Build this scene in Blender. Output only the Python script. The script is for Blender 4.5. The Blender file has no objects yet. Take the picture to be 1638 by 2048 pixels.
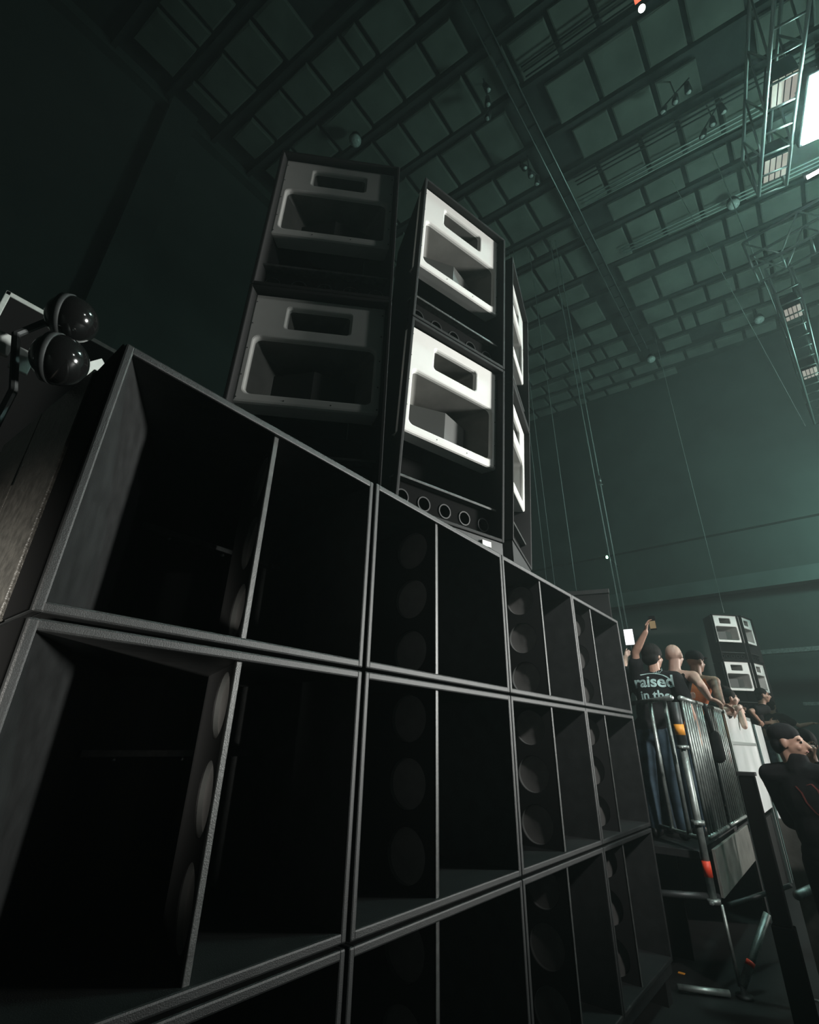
import bpy, bmesh, math, random
from math import sin, cos, pi, radians, atan2, sqrt
from mathutils import Vector, Matrix, Quaternion
from mathutils.bvhtree import BVHTree

random.seed(7)
SC = bpy.context.scene
COL = SC.collection
V = Vector

# ------------------------------------------------------------------ camera
cam_d = bpy.data.cameras.new('camera')
cam_d.sensor_fit = 'VERTICAL'
cam_d.sensor_height = 24.0
cam_d.lens = 964.595 / 2048 * 24.0
cam_d.clip_start = 0.05
cam_d.clip_end = 200
cam = bpy.data.objects.new('camera', cam_d)
COL.objects.link(cam)
cam.matrix_world = Matrix(((0.6289884272, -0.3451853826, -0.6965777848, 0.0),
                           (-0.7771223275, -0.2546065587, -0.5755487585, 0.0),
                           (0.0213177502, 0.9033396659, -0.4283958469, 1.7),
                           (0, 0, 0, 1)))
SC.camera = cam

# ------------------------------------------------------------------ exposure and world
SC.view_settings.view_transform = 'Standard'
SC.view_settings.look = 'None'
SC.view_settings.exposure = 0.0
SC.view_settings.gamma = 1.0
SC.view_settings.use_curve_mapping = False

world = bpy.data.worlds.new('hall_air')
SC.world = world
world.use_nodes = True
wn = world.node_tree
bg = wn.nodes['Background']
bg.inputs['Color'].default_value = (0.55, 0.75, 0.72, 1)
bg.inputs['Strength'].default_value = 0.0002
vol = wn.nodes.new('ShaderNodeVolumeScatter')      # thin stage haze filling the hall
vol.inputs['Color'].default_value = (0.80, 1.0, 0.95, 1)
vol.inputs['Density'].default_value = 0.0052
vol.inputs['Anisotropy'].default_value = 0.35
wn.links.new(vol.outputs['Volume'], wn.nodes['World Output'].inputs['Volume'])


# ------------------------------------------------------------------ lights of the hall
def area(name, loc, target, size, power, color, size_y=None, spread=None):
    d = bpy.data.lights.new(name, 'AREA')
    d.energy = power
    d.color = color
    d.size = size
    if size_y:
        d.shape = 'RECTANGLE'
        d.size_y = size_y
    if spread:
        d.spread = radians(spread)
    o = bpy.data.objects.new(name, d)
    COL.objects.link(o)
    o.location = loc
    o.rotation_euler = (V(target) - V(loc)).to_track_quat('-Z', 'Y').to_euler()
    return o


def spot(name, loc, target, power, color, angle, blend=0.6, radius=0.15):
    d = bpy.data.lights.new(name, 'SPOT')
    d.energy = power
    d.color = color
    d.spot_size = radians(angle)
    d.spot_blend = blend
    d.shadow_soft_size = radius
    o = bpy.data.objects.new(name, d)
    COL.objects.link(o)
    o.location = loc
    o.rotation_euler = (V(target) - V(loc)).to_track_quat('-Z', 'Y').to_euler()
    return o


# stage wash far to the right and in front of the speakers
spot('stage_wash', (12.0, -9.4, 3.8), (2.4, 1.7, 3.75), 19000, (0.97, 1.0, 0.95), 27, 1.0, 1.1)
# light on the people along the barrier and the far stacks
spot('crowd_wash', (11.5, -5.5, 3.4), (9.0, 1.0, 2.25), 2700, (1.0, 0.98, 0.92), 50, 1.0, 0.3)
spot('far_stack_wash', (12.0, -5.5, 5.0), (18.3, 1.7, 4.2), 3200, (0.97, 1.0, 0.95), 22, 0.8, 0.25)
# teal wash thrown up into the roof and onto the end wall
area('roof_wash', (13.5, -6.0, 8.6), (12.5, -1.0, 17.6), 2.0, 330, (0.47, 0.88, 0.77))
area('end_wall_wash', (18.0, -4.2, 8.6), (21.5, -1.5, 8.2), 0.8, 210, (0.42, 0.88, 0.77))
# small work lights behind the photographer
spot('work_light', (-3.2, -0.9, 1.1), (0.25, 1.98, 1.72), 3600, (1.0, 0.97, 0.90), 19, 1.0, 0.2)
# soft spot in the roof in front of the bass cabinets
spot('front_spot', (1.9, -3.2, 5.2), (4.6, 1.5, 2.25), 1900, (1.0, 1.0, 0.97), 38, 1.0, 0.25)
# weaker wash that just catches the turned-away left stack
spot('side_wash', (6.4, -9.2, 7.5), (1.25, 1.9, 4.2), 560, (0.93, 1.0, 0.96), 21, 1.0, 0.5)


# ------------------------------------------------------------------ materials
def mat(name, base, rough=0.5, metal=0.0, spec=0.5, noise=0.0, nscale=40.0, bump=0.0, bscale=200.0,
        emit=None, estr=0.0, alpha=None, coat=0.0, trans=0.0):
    m = bpy.data.materials.new(name)
    m.use_nodes = True
    nt = m.node_tree
    b = nt.nodes['Principled BSDF']
    b.inputs['Base Color'].default_value = (*base, 1)
    b.inputs['Roughness'].default_value = rough
    b.inputs['Metallic'].default_value = metal
    b.inputs['Specular IOR Level'].default_value = spec
    b.inputs['Coat Weight'].default_value = coat
    if trans:
        b.inputs['Transmission Weight'].default_value = trans
    if alpha is not None:
        b.inputs['Alpha'].default_value = alpha
    if emit:
        b.inputs['Emission Color'].default_value = (*emit, 1)
        b.inputs['Emission Strength'].default_value = estr
    tc = nt.nodes.new('ShaderNodeTexCoord')
    if noise:
        n = nt.nodes.new('ShaderNodeTexNoise')
        n.inputs['Scale'].default_value = nscale
        n.inputs['Detail'].default_value = 5
        r = nt.nodes.new('ShaderNodeValToRGB')
        r.color_ramp.elements[0].position = 0.3
        r.color_ramp.elements[1].position = 0.72
        lo = [max(0, c * (1 - noise)) for c in base]
        hi = [min(1, c * (1 + noise)) for c in base]
        r.color_ramp.elements[0].color = (*lo, 1)
        r.color_ramp.elements[1].color = (*hi, 1)
        nt.links.new(tc.outputs['Object'], n.inputs['Vector'])
        nt.links.new(n.outputs['Fac'], r.inputs['Fac'])
        nt.links.new(r.outputs['Color'], b.inputs['Base Color'])
    if bump:
        n2 = nt.nodes.new('ShaderNodeTexNoise')
        n2.inputs['Scale'].default_value = bscale
        n2.inputs['Detail'].default_value = 3
        bm_ = nt.nodes.new('ShaderNodeBump')
        bm_.inputs['Strength'].default_value = bump
        bm_.inputs['Distance'].default_value = 0.004
        nt.links.new(tc.outputs['Object'], n2.inputs['Vector'])
        nt.links.new(n2.outputs['Fac'], bm_.inputs['Height'])
        nt.links.new(bm_.outputs['Normal'], b.inputs['Normal'])
    return m


M = {}
M['black_paint'] = mat('black_textured_paint', (0.015, 0.016, 0.016), 0.5, noise=0.35, nscale=14, bump=0.25, bscale=320)
M['black_flat'] = mat('matt_black', (0.010, 0.010, 0.010), 0.7, spec=0.3)
M['near_black'] = mat('near_black_shade', (0.0035, 0.0035, 0.0035), 0.95, spec=0.1)  # deep shade put into a near-black base: vents, collar plate, case, upright
M['edge_paint'] = mat('lightened_black_edge_paint', (0.05, 0.052, 0.05), 0.42, noise=0.4, nscale=30, bump=0.2, bscale=260)  # paler black that paints in the light caught by board edges
M['cone'] = mat('grey_driver_cone', (0.12, 0.117, 0.112), 0.6, noise=0.15, nscale=12)
M['side_coat'] = mat('coarse_black_side_coating', (0.055, 0.052, 0.046), 0.40, spec=0.5, noise=0.4, nscale=30, bump=0.9, bscale=150)
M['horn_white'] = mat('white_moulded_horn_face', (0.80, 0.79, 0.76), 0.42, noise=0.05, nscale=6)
M['ring'] = mat('lit_crescent_grey', (0.12, 0.125, 0.12), 0.4)  # lighter grey that draws the lit crescents inside the driver openings
M['plug'] = mat('dark_grey_plug', (0.055, 0.057, 0.053), 0.6)
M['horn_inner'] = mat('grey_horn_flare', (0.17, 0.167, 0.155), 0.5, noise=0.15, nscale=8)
M['steel'] = mat('dull_galvanised_steel', (0.34, 0.38, 0.36), 0.45, metal=0.75, noise=0.3, nscale=18)
M['dark_steel'] = mat('dark_steel', (0.06, 0.065, 0.065), 0.5, metal=0.6)
M['truss_alu'] = mat('aluminium_truss', (0.50, 0.55, 0.53), 0.4, metal=0.8)
M['chrome'] = mat('chrome_screw', (0.6, 0.6, 0.6), 0.3, metal=1.0)
M['gloss_black'] = mat('gloss_black_dome', (0.006, 0.006, 0.006), 0.12, spec=0.6, coat=0.6)
M['grey_plate'] = mat('light_grey_plate', (0.42, 0.45, 0.43), 0.5, noise=0.1)
M['grey_trim'] = mat('grey_edge_trim', (0.26, 0.29, 0.27), 0.45, noise=0.15)
M['white_tape'] = mat('white_tape', (0.8, 0.8, 0.78), 0.5)
M['orange_tape'] = mat('orange_tape', (0.85, 0.36, 0.05), 0.5)
M['red_tape'] = mat('red_tape', (0.85, 0.07, 0.03), 0.5)
M['ply'] = mat('weathered_grey_board', (0.19, 0.19, 0.17), 0.7, noise=0.35, nscale=5, bump=0.2, bscale=40)
M['white_sheet'] = mat('white_translucent_sheet', (0.80, 0.86, 0.84), 0.3, noise=0.22, nscale=1.6)
M['green_cloth'] = mat('grey_green_cloth', (0.13, 0.20, 0.18), 0.8, noise=0.3, nscale=4)
M['skin'] = mat('skin', (0.50, 0.30, 0.22), 0.5, noise=0.10, nscale=9)
M['skin_pale'] = mat('pale_skin', (0.62, 0.42, 0.34), 0.5, noise=0.08, nscale=9)
M['skin_tattoo'] = mat('tattooed_skin', (0.36, 0.21, 0.155), 0.5, noise=0.5, nscale=14)
M['black_cloth'] = mat('black_cloth', (0.012, 0.012, 0.013), 0.9, spec=0.2, noise=0.3, nscale=12)
M['orange_cloth'] = mat('orange_cloth', (0.72, 0.20, 0.07), 0.85, noise=0.15, nscale=12)
M['jeans'] = mat('dark_blue_jeans', (0.03, 0.055, 0.075), 0.85, noise=0.5, nscale=9)
M['hair'] = mat('dark_hair', (0.008, 0.007, 0.006), 0.75, spec=0.2, noise=0.4, nscale=40)
M['print_teal'] = mat('pale_teal_print', (0.42, 0.60, 0.58), 0.7, noise=0.3, nscale=30)
M['print_red'] = mat('dull_red_print', (0.16, 0.03, 0.025), 0.8, noise=0.3, nscale=30)
M['eye'] = mat('dark_eye', (0.02, 0.015, 0.012), 0.25)
M['lip'] = mat('lip', (0.30, 0.11, 0.09), 0.5)
M['shoe'] = mat('black_shoe', (0.015, 0.015, 0.015), 0.5)
M['cable'] = mat('black_cable', (0.012, 0.012, 0.012), 0.5)
M['wire'] = mat('steel_wire', (0.75, 0.82, 0.79), 0.6)
M['lamp_glow'] = mat('strobe_lamp', (1, 1, 1), 0.4, emit=(0.62, 1.0, 0.92), estr=150.0)
M['tube_glow'] = mat('light_tube', (1, 1, 1), 0.4, emit=(0.95, 1.0, 0.95), estr=5.0)
M['phone_glow'] = mat('lit_phone_screen', (0.1, 0.1, 0.1), 0.3, emit=(0.95, 1.0, 1.0), estr=1.6)
M['phone_view'] = mat('dim_phone_screen', (0.1, 0.1, 0.1), 0.3, emit=(0.55, 0.36, 0.12), estr=0.30, noise=0.0)
M['led_green'] = mat('green_led', (0, 0, 0), 0.4, emit=(0.35, 1.0, 0.6), estr=14.0)
M['led_red'] = mat('red_indicator', (0.1, 0, 0), 0.4, emit=(1.0, 0.16, 0.08), estr=1.5)
M['lens'] = mat('lamp_lens', (0.75, 0.78, 0.74), 0.25, noise=0.3, nscale=18)
M['fixture_face_glow'] = mat('pale_face_added_glow', (0.62, 0.58, 0.52), 0.4, emit=(1.0, 0.90, 0.80), estr=0.28)  # low emission stands in for other lamps' light on the box faces


# ------------------------------------------------------------------ helpers
def link(name, me, m=None, parent=None, smooth=False):
    o = bpy.data.objects.new(name, me)
    COL.objects.link(o)
    if m is not None:
        me.materials.append(m)
    if parent is not None:
        o.parent = parent
    if smooth:
        for p in me.polygons:
            p.use_smooth = True
    return o


def obj(name, bm, m=None, parent=None, smooth=False):
    me = bpy.data.meshes.new(name)
    bmesh.ops.recalc_face_normals(bm, faces=bm.faces[:])
    bm.to_mesh(me)
    bm.free()
    return link(name, me, m, parent, smooth)


def tag(o, label, cat, group=None, kind=None):
    o['label'] = label
    o['category'] = cat
    if group:
        o['group'] = group
    if kind:
        o['kind'] = kind
    return o


def thing(name, label, cat, loc=(0, 0, 0), rotz=0.0, group=None):
    o = bpy.data.objects.new(name, None)
    o.empty_display_size = 0.1
    COL.objects.link(o)
    o.location = loc
    o.rotation_euler = (0, 0, rotz)
    return tag(o, label, cat, group)


def struct(name, bm, m, smooth=False):
    o = obj(name, bm, m, None, smooth)
    o['kind'] = 'structure'
    return o


def dup(root, loc=None, rotz=None, label=None):
    r = root.copy()
    COL.objects.link(r)
    if loc is not None:
        r.location = loc
    if rotz is not None:
        r.rotation_euler = (0, 0, rotz)
    if label:
        r['label'] = label
    for ch in list(root.children):
        c = ch.copy()
        COL.objects.link(c)
        c.parent = r
        for g in list(ch.children):
            d = g.copy()
            COL.objects.link(d)
            d.parent = c
    return r


def NB():
    return bmesh.new()


def box(bm, x0, x1, y0, y1, z0, z1, bevel=0.0, seg=2):
    t = bmesh.new()
    vs = [t.verts.new((x, y, z)) for z in (z0, z1) for y in (y0, y1) for x in (x0, x1)]
    for f in ((0, 2, 3, 1), (4, 5, 7, 6), (0, 1, 5, 4), (2, 6, 7, 3), (0, 4, 6, 2), (1, 3, 7, 5)):
        t.faces.new([vs[i] for i in f])
    if bevel:
        bmesh.ops.bevel(t, geom=t.edges[:], offset=bevel, segments=seg, affect='EDGES', profile=0.5)
    me = bpy.data.meshes.new('tmp')
    t.to_mesh(me)
    t.free()
    bm.from_mesh(me)
    bpy.data.meshes.remove(me)
    return bm


def tube(bm, pts, r, n=8, cap=True):
    pts = [V(p) for p in pts]
    rings = []
    prev = None
    for i, p in enumerate(pts):
        if i == 0:
            d = pts[1] - p
        elif i == len(pts) - 1:
            d = p - pts[i - 1]
        else:
            d = pts[i + 1] - pts[i - 1]
        d.normalize()
        if prev is None:
            a = d.orthogonal().normalized()
        else:
            a = prev - d * prev.dot(d)
            a.normalize()
        prev = a
        b = d.cross(a)
        rr = r[i] if isinstance(r, (list, tuple)) else r
        rings.append([bm.verts.new(p + (a * cos(2 * pi * k / n) + b * sin(2 * pi * k / n)) * rr) for k in range(n)])
    for i in range(len(rings) - 1):
        for k in range(n):
            bm.faces.new((rings[i][k], rings[i][(k + 1) % n], rings[i + 1][(k + 1) % n], rings[i + 1][k]))
    if cap:
        bm.faces.new(rings[0][::-1])
        bm.faces.new(rings[-1])
    return bm


def ellipsoid(bm, c, r, rot=None, u=16, v=10):
    m = Matrix.Translation(V(c))
    if rot is not None:
        m = m @ rot.to_4x4()
    m = m @ Matrix.Diagonal((r[0], r[1], r[2], 1))
    bmesh.ops.create_uvsphere(bm, u_segments=u, v_segments=v, radius=1, matrix=m)
    return bm


def capsule(bm, a, b, ra, rb, n=12):
    a, b = V(a), V(b)
    d = b - a
    L = d.length
    if L < 1e-5:
        return ellipsoid(bm, a, (ra, ra, ra))
    q = d.to_track_quat('Z', 'Y')
    prof = []
    for k in range(5):
        t = -pi / 2 + (pi / 2) * k / 4
        prof.append((cos(t) * ra, sin(t) * ra))
    for k in range(5):
        t = (pi / 2) * k / 4
        prof.append((cos(t) * rb, L + sin(t) * rb))
    rings = []
    for (rr, z) in prof[1:-1]:
        rings.append([bm.verts.new(a + q @ V((rr * cos(2 * pi * k / n), rr * sin(2 * pi * k / n), z))) for k in range(n)])
    lo = bm.verts.new(a + q @ V((0, 0, prof[0][1])))
    hi = bm.verts.new(a + q @ V((0, 0, prof[-1][1])))
    for i in range(len(rings) - 1):
        for k in range(n):
            bm.faces.new((rings[i][k], rings[i][(k + 1) % n], rings[i + 1][(k + 1) % n], rings[i + 1][k]))
    for k in range(n):
        bm.faces.new((lo, rings[0][(k + 1) % n], rings[0][k]))
        bm.faces.new((hi, rings[-1][k], rings[-1][(k + 1) % n]))
    return bm


def voxel(bm, name, m, parent, size=0.012, smooth=3):
    """join overlapping closed pieces into one continuous skin"""
    me = bpy.data.meshes.new(name + '_raw')
    bmesh.ops.recalc_face_normals(bm, faces=bm.faces[:])
    bm.to_mesh(me)
    bm.free()
    o = bpy.data.objects.new(name + '_raw', me)
    COL.objects.link(o)
    r = o.modifiers.new('r', 'REMESH')
    r.mode = 'VOXEL'
    r.voxel_size = size
    s = o.modifiers.new('s', 'SMOOTH')
    s.factor = 0.5
    s.iterations = smooth
    dg = bpy.context.evaluated_depsgraph_get()
    ev = o.evaluated_get(dg)
    new = bpy.data.meshes.new_from_object(ev)
    new.name = name
    bpy.data.objects.remove(o)
    bpy.data.meshes.remove(me)
    return link(name, new, m, parent, True)


def rrect(x0, x1, z0, z1, r, n=6):
    """rounded rectangle, counter-clockwise list of (x, z)"""
    out = []
    for cx, cz, a0 in ((x1 - r, z1 - r, 0), (x0 + r, z1 - r, 90), (x0 + r, z0 + r, 180), (x1 - r, z0 + r, 270)):
        for k in range(n + 1):
            t = radians(a0 + 90 * k / n)
            out.append((cx + r * cos(t), cz + r * sin(t)))
    return out


def circle(cx, cz, r, n=40):
    return [(cx + r * cos(2 * pi * k / n), cz + r * sin(2 * pi * k / n)) for k in range(n)]


def ring_cell(bm, rect, hole, y):
    """flat piece in the xz plane at depth y: rectangle with a star-shaped hole; returns the hole's vertices"""
    x0, x1, z0, z1 = rect
    cx = sum(p[0] for p in hole) / len(hole)
    cz = sum(p[1] for p in hole) / len(hole)
    inner, outer, side = [], [], []
    for (hx, hz) in hole:
        dx, dz = hx - cx, hz - cz
        ts = []
        if dx > 1e-9: ts.append(((x1 - cx) / dx, 0))
        if dx < -1e-9: ts.append(((x0 - cx) / dx, 2))
        if dz > 1e-9: ts.append(((z1 - cz) / dz, 1))
        if dz < -1e-9: ts.append(((z0 - cz) / dz, 3))
        t, s = min(ts)
        outer.append(bm.verts.new((cx + dx * t, y, cz + dz * t)))
        inner.append(bm.verts.new((hx, y, hz)))
        side.append(s)
    corner = {(0, 1): (x1, z1), (1, 2): (x0, z1), (2, 3): (x0, z0), (3, 0): (x1, z0)}
    n = len(hole)
    for i in range(n):
        j = (i + 1) % n
        vs = [inner[i], outer[i]]
        if side[i] != side[j] and (side[i], side[j]) in corner:
            c = corner[(side[i], side[j])]
            vs.append(bm.verts.new((c[0], y, c[1])))
        vs += [outer[j], inner[j]]
        bm.faces.new(vs)
    return inner


def loft(bm, ring, pts, y, cap=False):
    """join an existing vertex ring to a new ring of (x, z) points at depth y"""
    new = [bm.verts.new((p[0], y, p[1])) for p in pts]
    n = len(new)
    for i in range(n):
        j = (i + 1) % n
        bm.faces.new((ring[i], ring[j], new[j], new[i]))
    if cap:
        bm.faces.new(new)
    return new


# ------------------------------------------------------------------ the hall
FLOOR_X0, FLOOR_X1, Y_LEFT, Y_RIGHT, X_FAR, Z_CEIL = -12.0, 21.6, 10.0, -26.0, 21.6, 17.85
m_floor = mat('dark_concrete_floor', (0.011, 0.0115, 0.0115), 0.55, noise=0.4, nscale=2.5, bump=0.15, bscale=30)
m_wall = mat('dark_painted_hall_wall', (0.075, 0.088, 0.081), 0.85, noise=0.18, nscale=0.6, bump=0.1, bscale=20)
m_ceil = mat('dark_roof_deck', (0.045, 0.048, 0.044), 0.9, noise=0.3, nscale=1.5)
m_quilt = mat('quilted_roof_panel', (0.180, 0.190, 0.163), 0.9, noise=0.28, nscale=0.9, bump=0.25, bscale=8)
struct('floor', box(NB(), FLOOR_X0, FLOOR_X1, Y_RIGHT, Y_LEFT, -0.2, 0.0), m_floor)
struct('wall_left', box(NB(), FLOOR_X0, X_FAR, Y_LEFT, Y_LEFT + 0.3, 0.0, Z_CEIL), m_wall)
struct('wall_far', box(NB(), X_FAR, X_FAR + 0.3, Y_RIGHT, Y_LEFT + 0.3, 0.0, Z_CEIL), m_wall)
struct('wall_back', box(NB(), FLOOR_X0 - 0.3, FLOOR_X0, Y_RIGHT, Y_LEFT, 0.0, Z_CEIL), m_wall)
struct('wall_right', box(NB(), FLOOR_X0, X_FAR, Y_RIGHT - 0.3, Y_RIGHT, 0.0, Z_CEIL), m_wall)

# roof: deck with soft square panels hung between beams (rows slightly skewed to the hall)
rows = [-2.4, -0.9, 0.55, 1.95, 3.35, 4.55, 5.75, 7.1, 8.6, 9.85, 11.35, 12.35, 13.9, 15.05, 16.55, 17.75, 18.9, 19.9, 20.85, 21.9]
bm = NB()
box(bm, FLOOR_X0, X_FAR, Y_RIGHT, Y_LEFT, Z_CEIL, Z_CEIL + 0.3)
struct('ceiling', bm, m_ceil)
bm = NB()
SK = -0.105


def rowx(x, y):
    return x + SK * (y - 2.0)


for i in range(len(rows) - 1):
    y = Y_LEFT - 0.55
    while y > -9.5:
        w = random.uniform(0.92, 1.22)
        if random.random() < 0.07:
            w = random.uniform(0.45, 0.6)
        skip = random.random() < 0.05 or (2.05 < y - w / 2 < 2.62)
        if not skip:
            xa, xb = rows[i] + 0.17 + random.uniform(-0.03, 0.05), rows[i + 1] - 0.17 + random.uniform(-0.05, 0.03)
            if xb > X_FAR - SK * 0 - 0.1:
                xb = X_FAR - 0.15
            y0, y1 = y - w + 0.06, y - 0.06
            dz = random.uniform(-0.05, 0.04)
            za, zb = Z_CEIL - 0.26 + dz * 0.5, Z_CEIL - 0.235 + dz * 0.5
            b = 0.035
            j = [random.uniform(-0.04, 0.04) for _ in range(4)]
            low = [(rowx(xa, y0) + b + j[0], y0 + b), (rowx(xb, y0) - b + j[1], y0 + b), (rowx(xb, y1) - b + j[2], y1 - b), (rowx(xa, y1) + b + j[3], y1 - b)]
            up = [(rowx(xa, y0), y0), (rowx(xb, y0), y0), (rowx(xb, y1), y1), (rowx(xa, y1), y1)]
            if max(p[0] for p in up) < X_FAR - 0.02:
                lv = [bm.verts.new((p[0], p[1], za)) for p in low]
                uv_ = [bm.verts.new((p[0], p[1], zb)) for p in up]
                tv = [bm.verts.new((p[0], p[1], Z_CEIL - 0.14)) for p in up]
                bm.faces.new(lv)
                for k in range(4):
                    bm.faces.new((lv[k], lv[(k + 1) % 4], uv_[(k + 1) % 4], uv_[k]))
                    bm.faces.new((uv_[k], uv_[(k + 1) % 4], tv[(k + 1) % 4], tv[k]))
        y -= w
q = struct('ceiling_panels', bm, m_quilt)
# beams between the rows
for k, x in enumerate(rows[1:-1]):
    bm = NB()
    t = 0.06
    vs = []
    for z in (Z_CEIL - 0.22, Z_CEIL):
        for (xx, yy) in ((x - t, -10.0), (x + t, -10.0), (x + t, Y_LEFT), (x - t, Y_LEFT)):
            vs.append(bm.verts.new((min(rowx(xx, yy), X_FAR - 0.01), yy, z)))
    bm.faces.new(vs[0:4])
    for k2 in range(4):
        bm.faces.new((vs[k2], vs[(k2 + 1) % 4], vs[4 + (k2 + 1) % 4], vs[4 + k2]))
    struct('trim_%d' % (k + 1), bm, m_ceil)

# ledge bands on the far wall and piers on the left wall
struct('trim_30', box(NB(), X_FAR - 0.5, X_FAR, Y_RIGHT, Y_LEFT, 7.0, 7.55), mat('gallery_band', (0.13, 0.155, 0.145), 0.8, noise=0.15, nscale=1.0))
struct('trim_31', box(NB(), X_FAR - 0.25, X_FAR, Y_RIGHT, Y_LEFT, 9.4, 9.5), m_wall)
struct('trim_32', box(NB(), X_FAR - 0.9, X_FAR - 0.7, Y_RIGHT, 1.52, 4.62, 4.76), M['steel'])
struct('trim_33', box(NB(), X_FAR - 0.9, X_FAR - 0.7, Y_RIGHT, 0.65, 2.98, 3.08), M['steel'])
for k, (xa, xb) in enumerate(((1.2, 1.9), (5.2, 5.9), (-3.6, -2.9))):
    struct('trim_%d' % (40 + k), box(NB(), xa, xb, Y_LEFT - 0.35, Y_LEFT, 0, Z_CEIL - 0.4), m_wall)
struct('trim_45', box(NB(), FLOOR_X0, 20, Y_LEFT - 0.25, Y_LEFT, Z_CEIL - 0.75, Z_CEIL - 0.62), m_wall)

# ------------------------------------------------------------------ bass horn cabinets
XB = [0.311, 1.456, 2.666, 3.822, 4.975]
FY = 1.415
ZB = [0.235, 1.098, 1.961]
CH = 0.851
DEPTH = 1.03


def sub_cabinet(W, label, fin_x, baffle, circ_x, loc, brace=False, wide=0.03, slant=0.0):
    H = CH
    t = wide
    root = thing('bass_horn_cabinet', label, 'speaker cabinet', loc, 0, 'bass horn cabinets in the black wall')
    bm = NB()
    e = 0.0065
    box(bm, 0.003, t, 0, DEPTH, 0, H, e)
    box(bm, W - t, W - 0.003, 0, DEPTH, 0, H, e)
    box(bm, t - 0.008, W - t + 0.008, 0.0005, DEPTH, 0, t, e)
    box(bm, t - 0.008, W - t + 0.008, 0.0005, DEPTH, H - t, H, e)
    box(bm, t, W - t, DEPTH - 0.02, DEPTH - 0.002, t, H - t)
    obj('shell', bm, M['black_paint'], root)
    # upright driver board dividing the mouth, three round openings in its left face
    R, yc, th = 0.108, 0.182, 0.022
    y0, y1 = 0.018, 0.50
    hz = (H - 2 * t) / 3
    sl = slant
    mtx = Matrix(((sl, 1, 0, fin_x - th / 2), (1, 0, 0, 0), (0, 0, 1, 0), (0, 0, 0, 1)))
    zcs = [0.5 * H + (k - 1) * 0.274 for k in range(3)]
    bm = NB()
    for k, zc in enumerate(zcs):
        z0 = (t - 0.003, t + hz, t + 2 * hz)[k]
        z1 = (t + hz, t + 2 * hz, H - t + 0.003)[k]
        ring = ring_cell(bm, (y0 + 0.003, y1, z0, z1), circle(yc, zc, R), 0.0)
        ring = loft(bm, ring, circle(yc, zc, R - 0.003), 0.004)
    bm.transform(mtx)
    bmesh.ops.remove_doubles(bm, verts=bm.verts[:], dist=0.0003)
    obj('driver_board', bm, M['black_flat'], root)
    bm = NB()
    box(bm, fin_x - th / 2, fin_x + th / 2, y0, y0 + 0.012, t - 0.004, H - t + 0.004, 0.003)
    obj('front_lipping', bm, M['edge_paint'], root)
    bm = NB()
    box(bm, fin_x + 0.024, fin_x + 0.030, y0 + (0.012 if slant == 0 else 0.15), y1, t - 0.004, H - t + 0.004)
    bm.transform(Matrix(((1, sl, 0, 0), (0, 1, 0, 0), (0, 0, 1, 0), (0, 0, 0, 1))))
    obj('board_back', bm, M['black_flat'], root)
    for zc in zcs:
        bm = NB()
        c0 = [bm.verts.new((p[0], 0.024, p[1])) for p in circle(yc, zc, R - 0.002)]
        c1 = loft(bm, c0, circle(yc, zc, R * 0.45), 0.030)
        loft(bm, c1, circle(yc, zc, R * 0.25), 0.027, True)
        bm.transform(mtx)
        obj('driver_cone', bm, M['cone'], root, True)
        bm = NB()
        c0 = [bm.verts.new((p[0], 0.003, p[1])) for p in circle(yc, zc, R - 0.002)]
        loft(bm, c0, circle(yc, zc, R - 0.004), 0.026)
        bm.transform(mtx)
        obj('crescent_rim', bm, M['ring'], root, True)  # rim added, lighter than the board, to show as a lit crescent
    # flare board slanting in from the left front edge
    bm = NB()
    fx, fy = t + 0.52, 0.86
    vs = [bm.verts.new(p) for p in ((t - 0.002, 0.012, t - 0.003), (fx, fy, t - 0.003), (fx, fy + 0.03, t - 0.003), (t - 0.002, 0.05, t - 0.003),
                                    (t - 0.002, 0.012, H - t + 0.003), (fx, fy, H - t + 0.003), (fx, fy + 0.03, H - t + 0.003), (t - 0.002, 0.05, H - t + 0.003))]
    for f in ((0, 3, 2, 1), (4, 5, 6, 7), (0, 1, 5, 4), (1, 2, 6, 5), (2, 3, 7, 6), (3, 0, 4, 7)):
        bm.faces.new([vs[i] for i in f])
    obj('flare_board', bm, M['black_paint'], root)
    # horn back, folded
    bm = NB()
    for lo, hi in ((fx + 0.0, fin_x + 0.9 * slant), (fin_x + 0.02 + 0.9 * slant, W - t)):
        vs = [bm.verts.new(p) for p in ((lo, 0.88, t), (0.5 * (lo + hi), 0.80, t), (hi, 0.88, t),
                                        (lo, 0.88, H - t), (0.5 * (lo + hi), 0.80, H - t), (hi, 0.88, H - t))]
        bm.faces.new((vs[0], vs[1], vs[4], vs[3]))
        bm.faces.new((vs[1], vs[2], vs[5], vs[4]))
    obj('horn_back', bm, M['black_flat'], root)
    if brace:
        bm = NB()
        box(bm, 0.42, W - t, 0.62, 0.66, 0.525, 0.55, 0.003)
        obj('brace', bm, M['edge_paint'], root)  # lightened paint makes the brace visible where no lamp reaches
        for xs in (0.54, 0.80):
            bm = NB()
            ellipsoid(bm, (xs, 0.64, 0.517), (0.008, 0.008, 0.008), None, 10, 6)
            obj('bolt', bm, M['chrome'], root)
    return root


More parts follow.
